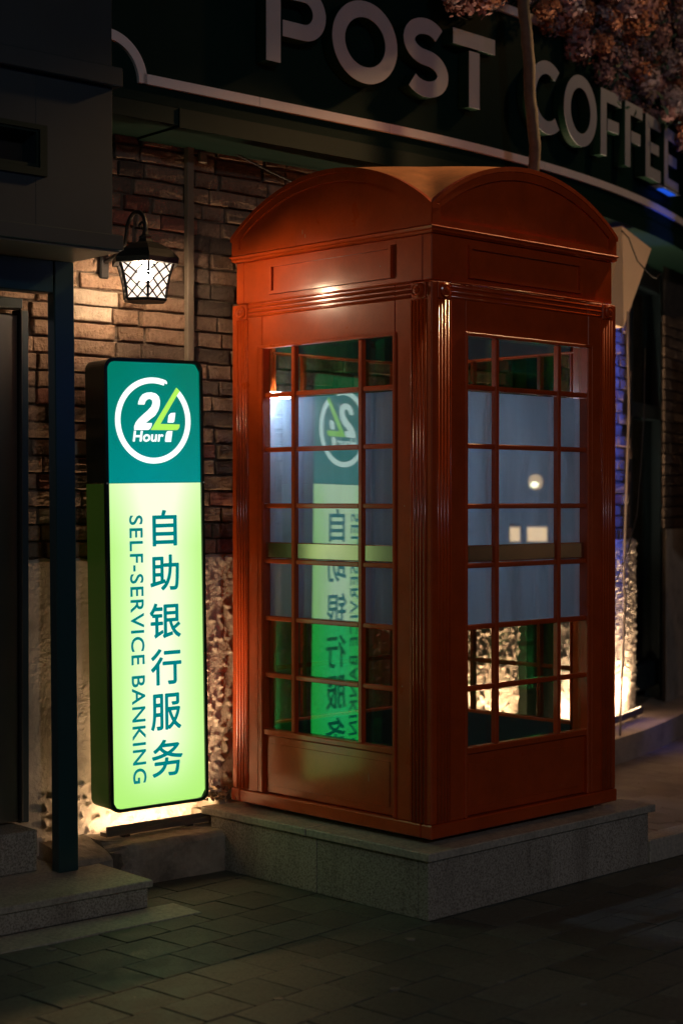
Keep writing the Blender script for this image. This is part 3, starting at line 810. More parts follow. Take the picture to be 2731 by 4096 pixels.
noisy_block('wall_footing', 2.905, 3.080, 0, .215, 0, .150, M_cement, WP(3.0, .15, 0), 'rough cement footing between the teal post and the broken ledge block', 'footing', lambda s, o, z: (max(0, (o-.05))*.25*max(0, z/.15), 0))
for k in range(1):
    m = MB()
def washer(name, s0, s1, oc, z0, label, power, col=(1, .66, .36), spread=110, cut=0, strip=60):
    t = thing(name, label, 'wall light', WP((s0+s1)/2, oc, z0), 'linear wall washer lights')
    m = MB(); N_ = max(1, int((s1-s0)/.15)) if s1 > S0 else 1
    for i in range(N_):
        a, c = s0+(s1-s0)*i/N_, s0+(s1-s0)*(i+1)/N_
        wallseg(m, a, c, oc+.018, oc+.024, z0, z0+.040); wallseg(m, a, c, oc-.024, oc-.018, z0, z0+.026); wallseg(m, a, c, oc-.018, oc+.018, z0, z0+.014)
        break_ = 0
    m2 = MB(); wallseg(m2, s0, s1, oc+.0185, oc+.024, z0, z0+.036); wallseg(m2, s0, s1, oc-.018, oc+.018, z0, z0+.014)
    part('housing', m2, M_bar, t)
    m2 = MB(); wallseg(m2, s0, s1, oc+.0245, oc+.028, z0+.012, z0+.020); part('rib', m2, M_bar, t)
    m2 = MB(); wallseg(m2, s0+.02, s1-.01, oc+.013, oc+.018, z0+.0145, z0+.034); part('led_strip', m2, emis(name+'_led', col, strip), t)
    nl = 1 if s1 < S0 else 4
    for i in range(nl):
        L_ = (s1-s0-cut)/nl; sm = s0+cut+L_*(i+.5)
        ld = bpy.data.lights.new('led_beam', 'AREA'); ld.shape = 'RECTANGLE'; ld.size = L_*.94; ld.size_y = .02; ld.energy = power*L_; ld.color = col; ld.spread = math.radians(spread)
        lo = bpy.data.objects.new('led_beam', ld); COL.objects.link(lo); lo.parent = t
        hh = head(sm); X = Vector((math.cos(hh), math.sin(hh), 0)); nn = Vector((math.sin(hh), -math.cos(hh), 0))
        Zd = (Vector((0, 0, -1))+nn*.12).normalized(); Y = Zd.cross(X).normalized()   # the lamp shines along -Z
        M_ = Matrix((X, Y, Zd)).transposed().to_4x4(); M_.translation = WP(sm, oc, z0+.022)-root_loc(t); lo.matrix_local = M_
    for s in (s0+.09, s1-.09):
        m2 = MB(); wallseg(m2, s-.014, s+.014, oc-.012, oc+.012, z0-.014, z0-.0005); part('bracket', m2, M_black, t)
    return t
washer('wall_washer_light', 3.105, 3.56, .112, .154, 'low linear light bar on the ledge block beneath the lit sign', 12, spread=85, cut=.12, strip=78)
washer('wall_washer_light', 5.80, 6.74, .085, .225, 'linear light bar on the curved ledge to the right of the booth', 24, (1, .70, .42))
washer('wall_washer_light', 4.86, 5.40, .085, .225, 'linear light bar on the ledge behind the booth', 24, strip=28, col=(1, .66, .36))
# dry leaf litter in the corner of plinth
b = MB(); r = random.Random(5)
for k in range(70):
    c = WP(3.575+r.gauss(0, .03), .16+r.gauss(0, .03), .235+abs(r.gauss(0, .022))); 
    d1 = Vector((r.gauss(0, 1), r.gauss(0, 1), r.gauss(0, 1))).normalized()*r.uniform(.008, .022); d2 = d1.cross(Vector((r.gauss(0, 1), r.gauss(0, 1), r.gauss(0, 1)))).normalized()*r.uniform(.004, .01)
    i = len(b.v); b.v += [c-d1, c-d2*.9, c+d1, c+d2]; b.f.append([i, i+1, i+2, i+3])
    b.v += [c-d1-d2*.3, c+d1*.2-d2]; 
o = single('dry_leaf_litter', b, M_debris, WP(3.575, .16, .22), 'small heap of dry leaves at the rear left foot of the booth', 'leaf litter', kind='stuff')
# filler post of rough masonry behind booth's left rear, under the leaves
noisy_block('wall_footing', 3.578, 3.76, 0, .16, 0, .232, M_cement, WP(3.65, .1, 0), 'rough cement footing in the corner between ledge block and booth plinth', 'footing')

# ================================================================== PORTAL LEFT
def WB(mb, s0, s1, o0, o1, z0, z1, bev=.003):
    mb.frame(lambda a, b, z: WP(a, b, z)); mb.box(s0, s1, o0, o1, z0, z1, bev); return mb
por = thing('doorway_canopy', 'dark grey-green boxed canopy with cornice over the doorway at left', 'canopy', WP(2.3, .3, 2.1))
part('upper_cladding', WB(MB(), .4, 2.893, 0, .50, 2.662, 3.9), M_greyg, por)
part('ledge_moulding', WB(MB(), .4, 2.915, 0, .53, 2.655, 2.716), M_greyg, por)
m = MB(); m.frame(WP)
V0, V1, VZ0, VZ1 = 2.10, 2.612, 2.372, 2.470
m.box(.4, V0, 0, .50, 2.1765, 2.6545, .002); m.box(V1, 2.894, 0, .50, 2.1765, 2.6545, .002); m.box(V0, V1, 0, .50, 2.1765, VZ0); m.box(V0, V1, 0, .50, VZ1, 2.6545)
part('lower_cladding', m, M_greyg, por)
m = MB().frame(WP); o_ = [(V0-.03, VZ0-.036), (V1+.036, VZ0-.036), (V1+.036, VZ1+.024), (V0-.03, VZ1+.024)]; i_ = [(V0, VZ0), (V1, VZ0), (V1, VZ1), (V0, VZ1)]
m.band(o_, [(V0-.008, VZ0-.012), (V1+.010, VZ0-.012), (V1+.010, VZ1+.008), (V0-.008, VZ1+.008)], .499, .512); m.band([(V0-.006, VZ0-.010), (V1+.008, VZ0-.010), (V1+.008, VZ1+.006), (V0-.006, VZ1+.006)], i_, .499, .505)
part('vent_frame', m, M_greenl, por)
m = MB().frame(WP); m.box(V0, V1, .40, .42, VZ0, VZ1); part('vent_back', m, M_dark, por)
part('cornice', WB(MB(), .4, 2.903, 0, .552, 2.126, 2.1755), M_greyg, por)
part('soffit', WB(MB(), .4, 2.893, 0, .54, 2.1205, 2.1255, 0), M_soffit, por)
part('header_beam', WB(MB(), .4, 2.818, .20, .262, 2.012, 2.1195), M_post, por)
post = MB(); WB(post, 2.822, 2.897, .215, .262, .092, 2.1195, .003)
# the post leans a little like in the photograph: bottom further right
lean = MB(); lean.f = post.f; lean.v = [v+Vector((CH, SH, 0))*(.016*(2.1195-v.z)/2.03) for v in post.v]
part('post', lean, M_post, por)
# steps
st = thing('entrance_step', 'low granite doorstep below the teal post at left', 'step', WP(2.6, .4, 0))
part('riser', WB(MB(), .4, 3.012, .20, .525, 0, .066), M_granite, st)
for k, (a, c) in enumerate(((.4, 1.3), (1.303, 2.2), (2.203, 3.024))):
    part('tread_slab', WB(MB(), a, c, .20, .537, .067, .090), M_granslab, st)
part('rear_slab', WB(MB(), .4, 2.90, .0, .199, 0, .0895, .001), M_granslab, st)
single('border_stone', WB(MB(), .4, 3.10, .542, .70, -.02, .004, .002), M_granslab, WP(2.6, .6, 0), 'flat granite border slab set in the paving in front of the doorstep', 'border slab')
single('door_threshold', WB(MB(), .4, 2.806, .0, .178, .091, .228, .004), M_granite, WP(2.5, .1, .1), 'granite threshold block under the metal door at left', 'threshold')
dr = thing('metal_door', 'brushed steel door at the far left edge', 'door', WP(2.4, .05, .23))
part('door_leaf', WB(MB(), 1.6, 2.800, .02, .06, .24, 1.955), M_steel, dr)
part('door_frame', WB(MB(), 2.803, 2.812, .015, .075, .24, 1.975), M_black, dr)
part('door_frame', WB(MB(), 1.6, 2.812, .015, .075, 1.976, 2.011), M_frame, dr)
part('jamb_cover', WB(MB(), 2.814, 2.852, .015, .045, .2285, 1.975), M_frame, dr)

# ================================================================== LANTERN
LS, LO = 3.175, .272
lc = WP(LS, LO)
lan = thing('wall_lantern', 'black iron wall lantern with lattice panes glowing warm white on the bricks', 'lantern', Vector((lc.x, lc.y, 2.04)))
def LF(a, b, z): return Vector((lc.x+CH*a+SH*b, lc.y+SH*a-CH*b, z))
LB, LT = 2.020, 2.146
def lr(t): return .076+.030*t**1.7
ROT = math.radians(-62)
M_lamp = bpy.data.materials.new('lamp_pane'); M_lamp.use_nodes = True
_n = M_lamp.node_tree.nodes; _l = M_lamp.node_tree.links; _n.clear()
_t = _n.new('ShaderNodeBsdfTransparent'); _t.inputs[0].default_value = (1, .95, .9, 1)
_e = _n.new('ShaderNodeEmission'); _e.inputs[0].default_value = (1, .84, .72, 1); _e.inputs[1].default_value = 2.4
_m = _n.new('ShaderNodeMixShader'); _m.inputs[0].default_value = .45; _o = _n.new('ShaderNodeOutputMaterial')
_l.new(_t.outputs[0], _m.inputs[1]); _l.new(_e.outputs[0], _m.inputs[2]); _l.new(_m.outputs[0], _o.inputs[0])
m = MB().frame(LF); m.lathe([(lr(t)-.004, LB+(LT-LB)*t) for t in [k/8 for k in range(9)]], 6, rot=ROT); part('opal_glass', m, M_lamp, lan)
m = MB().frame(LF); m.lathe([(.004, LT-.066), (.020, LT-.060), (.028, LT-.042), (.024, LT-.024), (.010, LT-.012)], 14); part('light_bulb', m, emis('bulb_glow', (1, .72, .46), 760), lan, smooth=True)
def hexpt(face_i, f, t, off=0):
    r = lr(t)+off; a0 = ROT+math.pi/3*face_i; a1 = a0+math.pi/3
    p0 = Vector((math.cos(a0)*r, math.sin(a0)*r)); p1 = Vector((math.cos(a1)*r, math.sin(a1)*r)); p = p0.lerp(p1, f)
    return (p.x, p.y, LB+(LT-LB)*t)
for k in range(6):
    m = MB().frame(LF)
    for d in (-1, 1):
        for q in range(-2, 4):
            pts = []
            for i in range(13):
                t = i/12; f = (q/2.0 + t*1.5) if d == 1 else (1-(q/2.0 + t*1.5))
                if 0 <= f <= 1: pts.append(hexpt(k, f, t, .0005))
            if len(pts) > 1: m.tube(pts, .0030, 5)
    part('lattice', m, M_black, lan)
    m = MB().frame(LF); m.tube([hexpt(k, 0, t/8, .001) for t in range(9)], .0050, 6); part('rib', m, M_black, lan)
m = MB().frame(LF); m.lathe([(.077, LB-.010), (.080, LB-.004), (.077, LB), (.060, LB+.001)], 6, rot=ROT); part('bottom_ring', m, M_black, lan)
m = MB().frame(LF); m.lathe([(.110, LT-.010), (.123, LT-.010), (.124, LT), (.125, LT+.008), (.114, LT+.020), (.096, LT+.038), (.062, LT+.058), (.030, LT+.070), (.022, LT+.080), (.024, LT+.088), (.012, LT+.096), (.009, LT+.115)], 6, rot=ROT); part('roof', m, M_black, lan)
m = MB().frame(LF)
path = [(.0, -.255, LT+.03), (.0, -.22, LT+.035), (.0, -.17, LT+.05), (0, -.125, LT+.08)]
for i in range(25):
    a = math.pi*(1.0-i/24*1.15); path.append((0, -.055+.058*math.cos(a), LT+.115+.065*math.sin(a)))
m.tube(path, .0075, 8)
sp = [(0, .003-.02*(1-i/14)*math.cos(i*.5)-.02, LT+.125+.02*(1-i/14)*math.sin(i*.5)) for i in range(14)]
m.tube(sp, .005, 6)
part('scroll_bracket', m, M_black, lan, smooth=True)
m = MB().frame(LF); m.box(-.018, .018, -.266, -.252, LT-.03, LT+.08, .005); part('back_plate', m, M_black, lan)
# ================================================================== CONDUIT
single('cable_trunking', WB(MB(), 3.528, 3.556, .004, .030, 1.13, 2.70, .002), M_conduit, WP(3.54, .02, 1.2), 'square cream cable trunking running up the brick wall right of the lantern', 'conduit')
m = MB().frame(WP); m.box(3.592, 3.622, .0, .022, 2.585, 2.625, .003); single('junction_box', m, M_conduit, WP(3.6, .01, 2.6), 'tiny cream junction box beside the top of the trunking', 'junction box')
m = MB().frame(WP); m.tube([(3.72+.9*t, .04, 2.64-.10*math.sin(t*2.2)-.03*t) for t in [k/16 for k in range(17)]], .004, 6); single('slack_cable', m, M_black, WP(4, .04, 2.6), 'thin black cable drooping along the bricks under the green fascia', 'cable', smooth=True)

# ================================================================== FASCIA WITH LETTERS
fas = thing('shop_fascia', 'dark green curved shop fascia with grey POST COFFEE letters and white trim', 'shop sign', WP(4.5, .2, 2.6))
m = MB(); wallseg(m, 2.70, 8.6, 0, .262, 2.700, 3.9); part('fascia_panel', m, M_green, fas)
m = MB(); wallseg(m, 2.90, 3.3205, 0, .262, 2.640, 2.699); part('lower_band', m, M_greenl, fas)
m = MB(); wallseg(m, 3.3225, 8.6, 0, .268, 2.632, 2.699); part('lower_band', m, M_greenl, fas)
ST = [3.165, 3.67, 4.31, 5.26, 6.25, 7.3, 8.5]
for i in range(len(ST)-1):
    m = MB(); wallseg(m, ST[i]+.001, ST[i+1]-.001, .2625, .276, 2.758, 2.792, .08); part('white_trim', m, M_strip, fas)
ST = [4.2, 5.0, 5.9, 6.9, 7.9, 8.5]
for i in range(len(ST)-1):
    m = MB(); wallseg(m, ST[i]+.001, ST[i+1]-.001, .2625, .276, 3.372, 3.408, .08); part('white_trim', m, M_strip, fas)
m = MB().frame(WP); cS, cZ = 3.020, 2.758   # quarter arc scallop
q = [math.radians(a) for a in range(0, 91, 6)]
m.band([(cS+.163*math.cos(a), cZ+.163*math.sin(a)) for a in q], [(cS+.128*math.cos(a), cZ+.128*math.sin(a)) for a in q], .2626, .276, closed=False); part('scalloped_corner', m, M_strip, fas)
# letters
ZB, ZT = 2.915, 3.215; HL = ZT-ZB
def stroke_ring(cx, cz, rx, rz, t, a0=0, a1=360, n=40):
    A = [math.radians(a0+(a1-a0)*k/n) for k in range(n+1)]
    return [(cx+rx*math.cos(a), cz+rz*math.sin(a)) for a in A], [(cx+(rx-t)*math.cos(a), cz+(rz-t)*math.sin(a)) for a in A]
def letter(s0, s1, build, label=None, dz=0, mat_side=None):
    sm = (s0+s1)/2; h = head(sm); tv = Vector((math.cos(h), math.sin(h), 0)); nv = Vector((math.sin(h), -math.cos(h), 0)); o0 = WP(sm, .262)
    W_ = s1-s0
    F = lambda a, b, z: o0+tv*(a-W_/2)+nv*b+Vector((0, 0, ZB+dz+z))
    m = MB().frame(F); build(m, W_, .064, .0665); o = part('letter', m, M_letter, fas, label)
    m = MB().frame(F); build(m, W_, .008, .0638)
    e = part('letter_return', m, mat_side or M_letside, o)
    return o
T_ = .062
def bP(m, W_, b0, b1):
    m.box(0, T_*1.06, b0, b1, 0, HL)
    x0 = T_*1.06+.010; zc = HL-.105-.0; r = .105
    pts_o = [(x0, HL)]; pts_i = [(x0, HL-T_)]
    cx = W_-r
    for k in range(25):
        a = math.radians(90-180*k/24); pts_o.append((cx+r*math.cos(a), zc+.005+(.100)*math.sin(a))); pts_i.append((cx+(r-T_)*math.cos(a), zc+.005+(.100-T_*.95)*math.sin(a)))
    pts_o.append((x0, zc-.095)); pts_i.append((x0, zc-.095+T_*.95))
    m.band(pts_o, pts_i, b0, b1, closed=False)
def bO(m, W_, b0, b1):
    o_, i_ = stroke_ring(W_/2, HL/2, W_/2, HL/2+.006, T_, 0, 360, 48); m.band(o_[:-1], i_[:-1], b0, b1)
def bC(m, W_, b0, b1):
    o_, i_ = stroke_ring(W_*.56, HL/2, W_*.56, HL/2+.006, T_, 52, 308, 40); m.band(o_, i_, b0, b1, closed=False)
def bS(m, W_, b0, b1):
    # centre line of the S with varying tangent, offset both sides
    r1 = HL/4-.005; cx = W_/2; c = []
    top, bot = HL-T_/2+.004, T_/2-.004; rx = W_/2-T_/2; rz = (top-bot)/4
    for k in range(19):
        a = math.radians(35+(270-35)*k/18); c.append((cx+rx*math.cos(a)*(.92 if k < 6 else 1), top-rz+rz*math.sin(a)))
    for k in range(1, 19):
        a = math.radians(90-(90+145)*k/18); c.append((cx+rx*math.cos(a), bot+rz+rz*math.sin(a)))
    o_, i_ = [], []
    for k, (x, z) in enumerate(c):
        x1, z1 = c[min(k+1, len(c)-1)]; x0, z0 = c[max(k-1, 0)]; dx, dz_ = x1-x0, z1-z0; L_ = math.hypot(dx, dz_) or 1
        nx_, nz_ = -dz_/L_*T_/2, dx/L_*T_/2; o_.append((x+nx_, z+nz_)); i_.append((x-nx_, z-nz_))
    m.band(o_, i_, b0, b1, closed=False)
def bT(m, W_, b0, b1):
    m.box(0, W_, b0, b1, HL-T_, HL); m.box(W_/2-T_*.52, W_/2+T_*.52, b0, b1, 0, HL-T_-.012)
def bF(m, W_, b0, b1):
    m.box(0, T_, b0, b1, 0, HL-T_); m.box(0, W_, b0, b1, HL-T_+.0001, HL); m.box(T_+.012, W_*.88, b0, b1, HL*.42-.008, HL*.42+T_*.82)
def bE(m, W_, b0, b1):
    m.box(0, T_, b0, b1, T_, HL-T_); m.box(0, W_, b0, b1, HL-T_+.0001, HL); m.box(0, W_, b0, b1, 0, T_-.0001); m.box(T_+.012, W_*.88, b0, b1, HL/2-T_*.45, HL/2+T_*.45)
M_blueglow = emis('blue_led_return', (.02, .12, 1), .07)
letter(3.660, 3.941, bP); letter(3.973, 4.303, bO); letter(4.325, 4.576, bS); letter(4.590, 4.852, bT)
T_ = .056
letter(5.058, 5.322, bC, dz=-.015); letter(5.322, 5.612, bO, dz=-.020); letter(5.640, 5.848, bF, dz=-.028); letter(5.884, 6.085, bF, dz=-.035)
letter(6.118, 6.322, bE, dz=-.045); letter(6.368, 6.600, bE, 'last letter E with blue light leaking beneath', dz=-.055)
# blue led strip under the last letters
led = thing('blue_led_strip', 'short blue light strip beneath the last letters of the cafe sign', 'led strip', WP(6.45, .3, 2.85))
m = MB(); wallseg(m, 6.39, 6.58, .285, .318, 2.856, 2.860); part('led', m, emis('blue_led', (.02, .13, 1), .6), led)
m = MB(); wallseg(m, 6.30, 6.62, .265, .335, 2.8605, 2.866); part('carrier', m, M_black, led)
m = MB(); wallseg(m, 6.9, 8.4, .30, .305, 2.60, 2.606); 
# ================================================================== BEIGE BOXES, CABLES
def upx(x, y, Y): 
    return Vector(((x-784)/3748*Y, Y, CZ-(y-1148)/3748*Y))
f_ = [upx(1427, 520, 7.62), upx(1494, 572, 7.74), upx(1431, 752, 7.74), upx(1388, 742, 7.62)]
back = [p+Vector((-.10, .12, 0)) for p in f_]
m = MB(); m.v = f_+back; m.f = [[0, 1, 2, 3], [7, 6, 5, 4], [0, 4, 5, 1], [1, 5, 6, 2], [2, 6, 7, 3], [3, 7, 4, 0]]
single('slanting_duct', m, M_beige, f_[0], 'cream boxed duct slanting down from the fascia beside the booth roof', 'duct')
m = MB(); wallseg(m, 4.66, 4.95, .02, .235, 2.60, 2.631); single('soffit_board', m, M_beige, WP(4.8, .15, 2.6), 'cream board under the fascia just above the booth roof', 'board')
cab = [upx(x, y, 7.62) for x, y in ((1440, 715), (1440, 800), (1443, 900), (1443, 960), (1440, 1040), (1437, 1150), (1434, 1250), (1432, 1330), (1435, 1385), (1433, 1440), (1430, 1520), (1426, 1600), (1424, 1690))]
m = MB(); m.tube([tuple(p) for p in cab], .0055, 7); single('hanging_cable', m, M_cable, cab[0], 'pale hanging cable dropping in front of the blue-lit brick pier', 'cable', smooth=True)
cab = [upx(x, y, 7.5) for x, y in ((1425, 530), (1442, 548), (1452, 575), (1462, 600), (1478, 618), (1495, 635), (1505, 640), (1512, 630))]
m = MB(); m.tube([tuple(p) for p in cab], .003, 6); single('thin_black_cable', m, M_black, cab[0], 'thin black cable looping below the fascia across the cream duct', 'cable', smooth=True)
cab = [upx(x, y, 7.4) for x, y in ((1480, 800), (1478, 950), (1470, 1080), (1462, 1180), (1440, 1270), (1412, 1340))]
m = MB(); m.tube([tuple(p) for p in cab], .0025, 6); single('thin_black_cable', m, M_black, cab[0], 'thin black cable hanging in front of the shop window at right', 'cable', smooth=True)

# ================================================================== WINDOW BAY AND SECOND PIER AT RIGHT
P0, P1 = Vector((1.50, 8.72, 0)), Vector((1.90, 9.55, 0)); wd = (P1-P0).normalized(); wn = Vector((wd.y, -wd.x, 0)); WL = (P1-P0).length
def WF(a, b, z): return P0+wd*a+wn*b+Vector((0, 0, z))
win = thing('shop_window', 'tall dark shop window between the two brick piers at right', 'window', P0)
m = MB().frame(WF); m.box(0, .09, -.06, .03, .20, 2.66, .004); m.box(WL-.25, WL-.08, -.06, .03, .20, 2.66, .004); m.box(WL-.078, WL+.03, -.06, .00, .20, 2.66, .004); part('frame', m, M_frame, win)
m = MB().frame(WF); m.box(.091, WL-.251, -.05, .025, 1.78, 1.86, .003); m.box(.091, WL-.251, -.05, .025, .28, .42, .003); m.box(.091, WL-.251, -.05, .025, 2.5, 2.66, .003); part('transom', m, M_frame, win)
m = MB().frame(WF); m.box(.091, WL-.251, -.03, -.024, .421, 1.779); m.box(.091, WL-.251, -.03, -.024, 1.861, 2.499); part('glass', m, M_glassw, win)
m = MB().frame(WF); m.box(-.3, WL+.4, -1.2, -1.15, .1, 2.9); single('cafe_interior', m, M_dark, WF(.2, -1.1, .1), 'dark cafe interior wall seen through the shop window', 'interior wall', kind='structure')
m = MB().frame(WF); m.box(0, WL, -.10, .16, .1, .199, .004); single('window_sill', m, M_cement, WF(.3, .1, .1), 'dark stone sill with debris below the shop window at right', 'sill')
# glowing green-yellow figurine in the window
m = MB().frame(WF)
m.frame(lambda x, y, z: WF(.16+x, -.12+y, z)); m.lathe([(.01, .72), (.035, .76), (.04, .82), (.02, .90), (.008, .97), (.004, 1.0)], 12); single('glowing_ornament', m, emis('ornament', (.75, .72, .18), .55), WF(.16, -.12, .72), 'small glowing yellow-green ornament inside the shop window', 'ornament', smooth=True)
Q0 = Vector((1.790, 9.07, 0)); qd = Vector((math.cos(math.radians(64)), math.sin(math.radians(64)), 0)); qn = Vector((qd.y, -qd.x, 0))
def QF(a, b, z): return Q0+qd*a+qn*b+Vector((0, 0, z))
pier = thing('brick_pier', 'second brick pier with plastered base at the far right edge', 'pier', Q0)
def prism(pts, z0, z1):
    m = MB(); n = len(pts); m.v = [Vector((x, y, z0)) for x, y in pts]+[Vector((x, y, z1)) for x, y in pts]
    m.f = [list(range(n))[::-1], [n+k for k in range(n)]]+[[k, (k+1) % n, (k+1) % n+n, k+n] for k in range(n)]; return m
def q2(a, b): p = QF(a, b, 0); return (p.x, p.y)
part('core', prism([q2(.006, -.008), q2(1.6, -.008), (2.3, 10.9), (1.870, 9.50)], .1, 2.9), M_mortar, pier)
part('plaster_base', prism([q2(-.004, .012), q2(1.6, .012), (2.3, 10.92), (1.868, 9.49)], .15, 1.165), M_plaster, pier)
pm = [brick_mesh(.236, 50+i, M_brickdk) for i in range(3)]; phm = [brick_mesh(.112, 60+i, M_brickdk) for i in range(3)]
for bm_ in pm+phm:
    for v in bm_.vertices:
        if v.co.y > .02: v.co.y = .012
ql = root_loc(pier)
for r in range(20):
    z = 1.20+r*PITCH; a = 0.0; k = r
    while a < .55:
        L = .236 if k % 2 == 0 else .112; k += 1
        o = bpy.data.objects.new('brick', (pm if L > .2 else phm)[random.randrange(3)]); COL.objects.link(o); o.parent = pier
        o.location = QF(a+L/2, .002, z)-ql; o.rotation_euler = (0, 0, math.radians(64)); a += L+.009
# ================================================================== ARTIFICIAL TREE STEM AND FLOWERS
st_ = [upx(x, y, 6.55) for x, y in ((1192, -60), (1200, 0), (1206, 60), (1211, 120), (1214, 180), (1217, 240), (1222, 290), (1227, 330), (1226, 365), (1222, 400), (1220, 440))]
m = MB(); pp = []; 
for i in range(len(st_)-1):
    for t in range(3): pp.append(tuple(st_[i].lerp(st_[i+1], t/3)+Vector((noise.noise(Vector((i+t/3, 0, 0)))*.006, 0, 0))))
m.tube(pp, [.0235+.003*noise.noise(Vector((k*.7, 4, 0))) for k in range(len(pp))], 10)
single('climbing_stem', m, M_stem, st_[5], 'grey-brown bare climbing stem hanging in front of the fascia between T and C', 'plant stem', smooth=True)
def blossom_mesh(k, m_):
    r = random.Random(300+k); b = MB(); R = .065
    for q in range(150):
        d = Vector((r.gauss(0, 1), r.gauss(0, 1), r.gauss(0, 1))).normalized(); c = d*R*r.uniform(.55, 1)
        x = d.cross(Vector((r.gauss(0, 1), r.gauss(0, 1), r.gauss(0, 1)))).normalized(); y = d.cross(x)
        n_ = (d+x*r.uniform(-.6, .6)+y*r.uniform(-.6, .6)).normalized(); x = n_.cross(y).normalized(); y = n_.cross(x)
        s = r.uniform(.008, .016); i = len(b.v)
        b.v += [c-x*s, c-y*s*.6+n_*.003, c+x*s*1.2+n_*.006, c+y*s*.6+n_*.003]; b.f.append([i, i+1, i+2, i+3])
    return mesh('blossom', b, m_, fix=False)
BL = [blossom_mesh(k, (M_pinkfl, M_orfl, M_greyfl)[k % 3]) for k in range(9)]
gar = thing('flower_garland', 'hanging garland of dusty pink and orange artificial flowers above the cafe sign', 'flower garland', WP(6, .4, 3.4))
gl = root_loc(gar); rg = random.Random(11); leaves = MB(); nfl = 0
def in_gar(x, y):
    if x < 1110: return 1010 < x and y < 35-abs(x-1060)*.4
    if x < 1225: return y < 6
    lim = 95+(x-1280)*.78 if x > 1240 else (x-1225)*3
    if 1400 < x < 1470: lim += 34
    return y < lim
tries = 0
while nfl < 285 and tries < 6000:
    tries += 1
    x = rg.uniform(1010, 1640); y = rg.uniform(-90, 360)
    if not in_gar(x, y): continue
    Y = 6.55+(max(0, x-1080)/500)*1.55 + rg.uniform(-.14, .16) - max(0, (120-y))*.0006
    p = upx(x, y, Y)
    ci = rg.random(); warm = (x-1200)/400
    kk = (1 if ci < .16+.10*warm else (0 if ci < .62 else 2)) + 3*rg.randrange(3)
    o = bpy.data.objects.new('blossom', BL[kk]); COL.objects.link(o); o.parent = gar; o.location = p-gl
    o.rotation_euler = (rg.uniform(0, 6), rg.uniform(0, 6), rg.uniform(0, 6)); s = rg.uniform(.55, 1.15); o.scale = (s, s, s); nfl += 1
for k in range(1500):
    x = rg.uniform(1010, 1640); y = rg.uniform(-90, 380)
    if not in_gar(x, y-14): continue
    Y = 6.62+(max(0, x-1080)/500)*1.55 + rg.uniform(-.24, .20); c = upx(x, y, Y)
    d = Vector((rg.gauss(0, 1), rg.gauss(0, 1), rg.gauss(-.5, .6))).normalized()*rg.uniform(.015, .035); e = d.cross(Vector((rg.gauss(0, 1), rg.gauss(0, 1), rg.gauss(0, 1)))).normalized()*.009
    i = len(leaves.v); leaves.v += [c-d, c-e, c+d, c+e]; leaves.f.append([i, i+1, i+2, i+3])
part('foliage', leaves, M_leaf, gar, kind='stuff', fix=False)

# ================================================================== LAMPS OF THE STREET (outside the frame)
def streetlamp(x, y, h, col, power, label, aim=None, size=.25):
    t = thing('street_lamp', label, 'street lamp', (x, y, 0), 'street lamps')
    m = MB(); m.tube([(x, y, 0), (x, y, h*.6), (x, y, h+.12)], [.06, .045, .035], 12); part('pole', m, M_black, t, smooth=True)
    m = MB(); m.frame(lambda a, b, z: Vector((x+a, y+b, z))); m.lathe([(.20, h+.10), (.22, h+.12), (.12, h+.22), (.03, h+.26)], 16); part('shade', m, M_black, t)
    ld = bpy.data.lights.new('bulb', 'POINT'); ld.energy = power; ld.color = col; ld.shadow_soft_size = size
    lo = bpy.data.objects.new('bulb', ld); COL.objects.link(lo); lo.parent = t; lo.location = (0, 0, h-.05-size*.5)
    return t
streetlamp(3.6, -7.0, 5.8, (.92, .95, 1), 370, 'tall neutral street lamp behind the viewer', size=.35)
streetlamp(4.3, .6, 4.9, (1, .52, .24), 26, 'warm street lamp to the right of the pavement', size=.3)
t = thing('wall_floodlight', 'warm floodlight on a bracket high on the cafe facade beyond the right edge', 'floodlight', (2.35, 7.1, 4.3))
m = MB().frame(lambda a, b, z: Vector((2.35+a, 7.1+b, 4.3+z))); m.box(-.11, .11, -.06, .06, .05, .12, .01); m.tube([(0, .05, .09), (.1, .6, .12), (.2, 1.2, .12)], .015, 8); part('housing', m, M_black, t)
ld = bpy.data.lights.new('bulb', 'POINT'); ld.energy = 18; ld.color = (1, .55, .22); ld.shadow_soft_size = .06
l2 = bpy.data.lights.new('beam', 'SPOT'); l2.energy = 330; l2.color = (1, .56, .24); l2.spot_size = math.radians(34); l2.spot_blend = .6; l2.shadow_soft_size = .08
o2 = bpy.data.objects.new('beam', l2); COL.objects.link(o2); o2.parent = t; o2.location = (-.05, -.05, -.03)
o2.rotation_euler = (Vector((.35, 5.65, 2.35))-Vector((2.30, 7.05, 4.27))).to_track_quat('-Z', 'Y').to_euler()
lo = bpy.data.objects.new('bulb', ld); COL.objects.link(lo); lo.parent = t; lo.location = (0, 0, -.02)
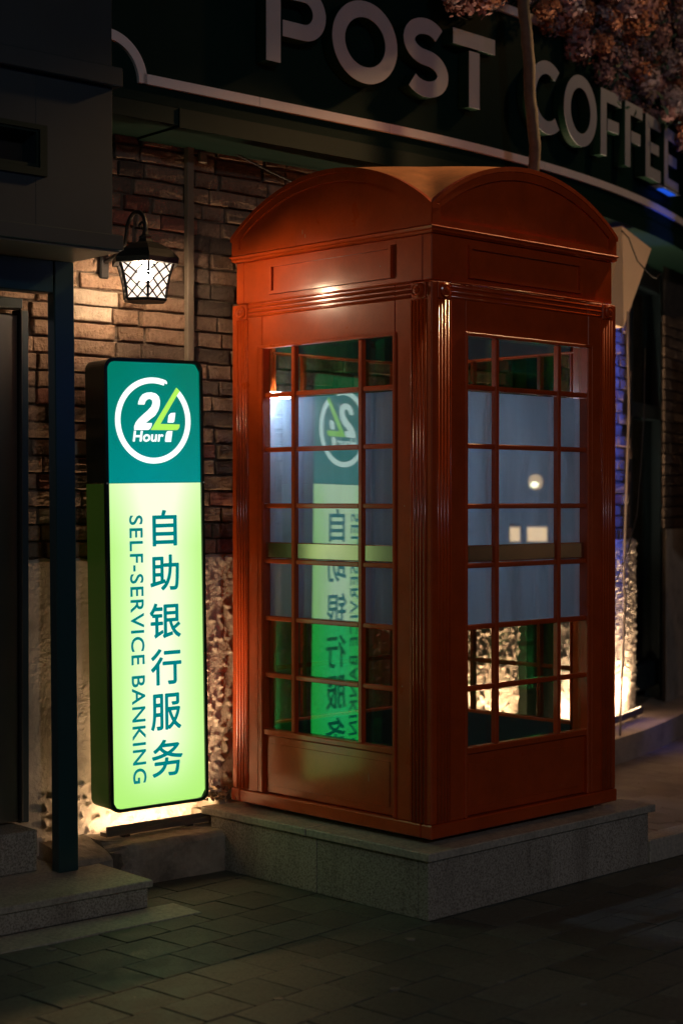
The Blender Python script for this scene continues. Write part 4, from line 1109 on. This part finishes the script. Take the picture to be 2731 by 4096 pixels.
# blue shop sign on a post, to the right
t = thing('blue_light_box', 'tall blue light box sign on a post to the right of the terrace', 'sign', (4.0, 3.83, 0))
bn = Vector((-4.9, 1.57, 0)).normalized(); bx_ = Vector((-bn.y, bn.x, 0))
def BF(a, b, z): return Vector((4.0, 3.83, 0))+bx_*a+bn*b+Vector((0, 0, z))
m = MB().frame(BF); m.box(-.14, .14, -.08, 0, 1.65, 2.55, .01); part('housing', m, M_black, t)
m = MB().frame(BF); m.box(-.12, .12, .001, .006, 1.70, 2.50); part('lit_face', m, emis('blue_face', (.08, .16, 1), 2.2), t)
m = MB().frame(BF); m.tube([(0, -.04, 0), (0, -.04, 1.65)], .03, 10); part('post', m, M_black, t)
t = thing('added_blue_tube', 'unseen vertical blue tube in a black channel, added to light the brick pier', 'sign', (2.12, 8.15, 0))  # unseen blue source, added to throw blue light on the pier bricks
bn2 = Vector((-1, .10, 0)).normalized(); bx2 = Vector((-bn2.y, bn2.x, 0))
def BF2(a, b, z): return Vector((2.12, 8.15, 0))+bx2*a+bn2*b+Vector((0, 0, z))
m = MB().frame(BF2); m.box(-.05, .05, -.05, 0, 1.35, 2.35, .005); m.box(-.05, -.044, .0005, .14, 1.35, 2.35); m.box(.044, .05, .0005, .14, 1.35, 2.35); m.box(-.0435, .0435, .0005, .14, 2.25, 2.35); part('channel', m, M_black, t)  # flanges shaped to keep the blue off the window and second pier
m = MB().frame(BF2); m.tube([(0, .02, 1.5), (0, .02, 2.2)], .015, 10); part('tube', m, emis('blue_tube', (.05, .12, 1), 150), t)
m = MB().frame(BF2); m.box(-.02, .02, -.03, -.01, 0, 1.349); part('post', m, M_black, t)
# globe lamp and menu boxes whose reflections show in the right glass
t = thing('globe_lamp', 'small warm globe lamp on a stand at the far end of the terrace', 'lamp', (7.03, 6.23, 0))
def GF(a, b, z): return Vector((7.03+a*.45, 6.23+b*.45, 1.461+(z-1.49)*.45 if z > 1 else z))
m = MB().frame(GF); m.lathe([(.01, 1.36), (.08, 1.39), (.115, 1.46), (.115, 1.52), (.08, 1.59), (.01, 1.62)], 16); part('globe', m, emis('globe', (1, .50, .25), 1.5), t, smooth=True)
m = MB().frame(GF); m.tube([(0, 0, 0), (0, 0, 1.36)], .02, 8); part('stand', m, M_black, t)
m = MB().frame(GF); m.lathe([(.01, 1.40), (.06, 1.42), (.06, 1.47), (.01, 1.49)], 12); m.v = [v+Vector((-.05, -.012, 0)) for v in m.v]; part('bright_core', m, emis('globe_core', (1, .80, .60), 7), t, smooth=True)
for yy, wv in ((6.00, .065), (6.15, .130)):
    t = thing('menu_light_box', 'small warm lit menu box on the terrace' if wv < .1 else 'wider warm lit menu box beside the small one', 'menu box', (6.05, yy, 0), 'lit menu boxes')
    m = MB(); m.box(6.0, 6.03, yy-wv/2, yy+wv/2, 1.05, 1.145); part('lit_face', m, emis('menu', (1, .52, .30), 2.6), t)
    m = MB(); m.box(6.031, 6.07, yy-wv/2-.004, yy+wv/2+.004, 1.02, 1.17); m.box(6.04, 6.06, yy-.01, yy+.01, 0, 1.02); part('housing', m, M_black, t)
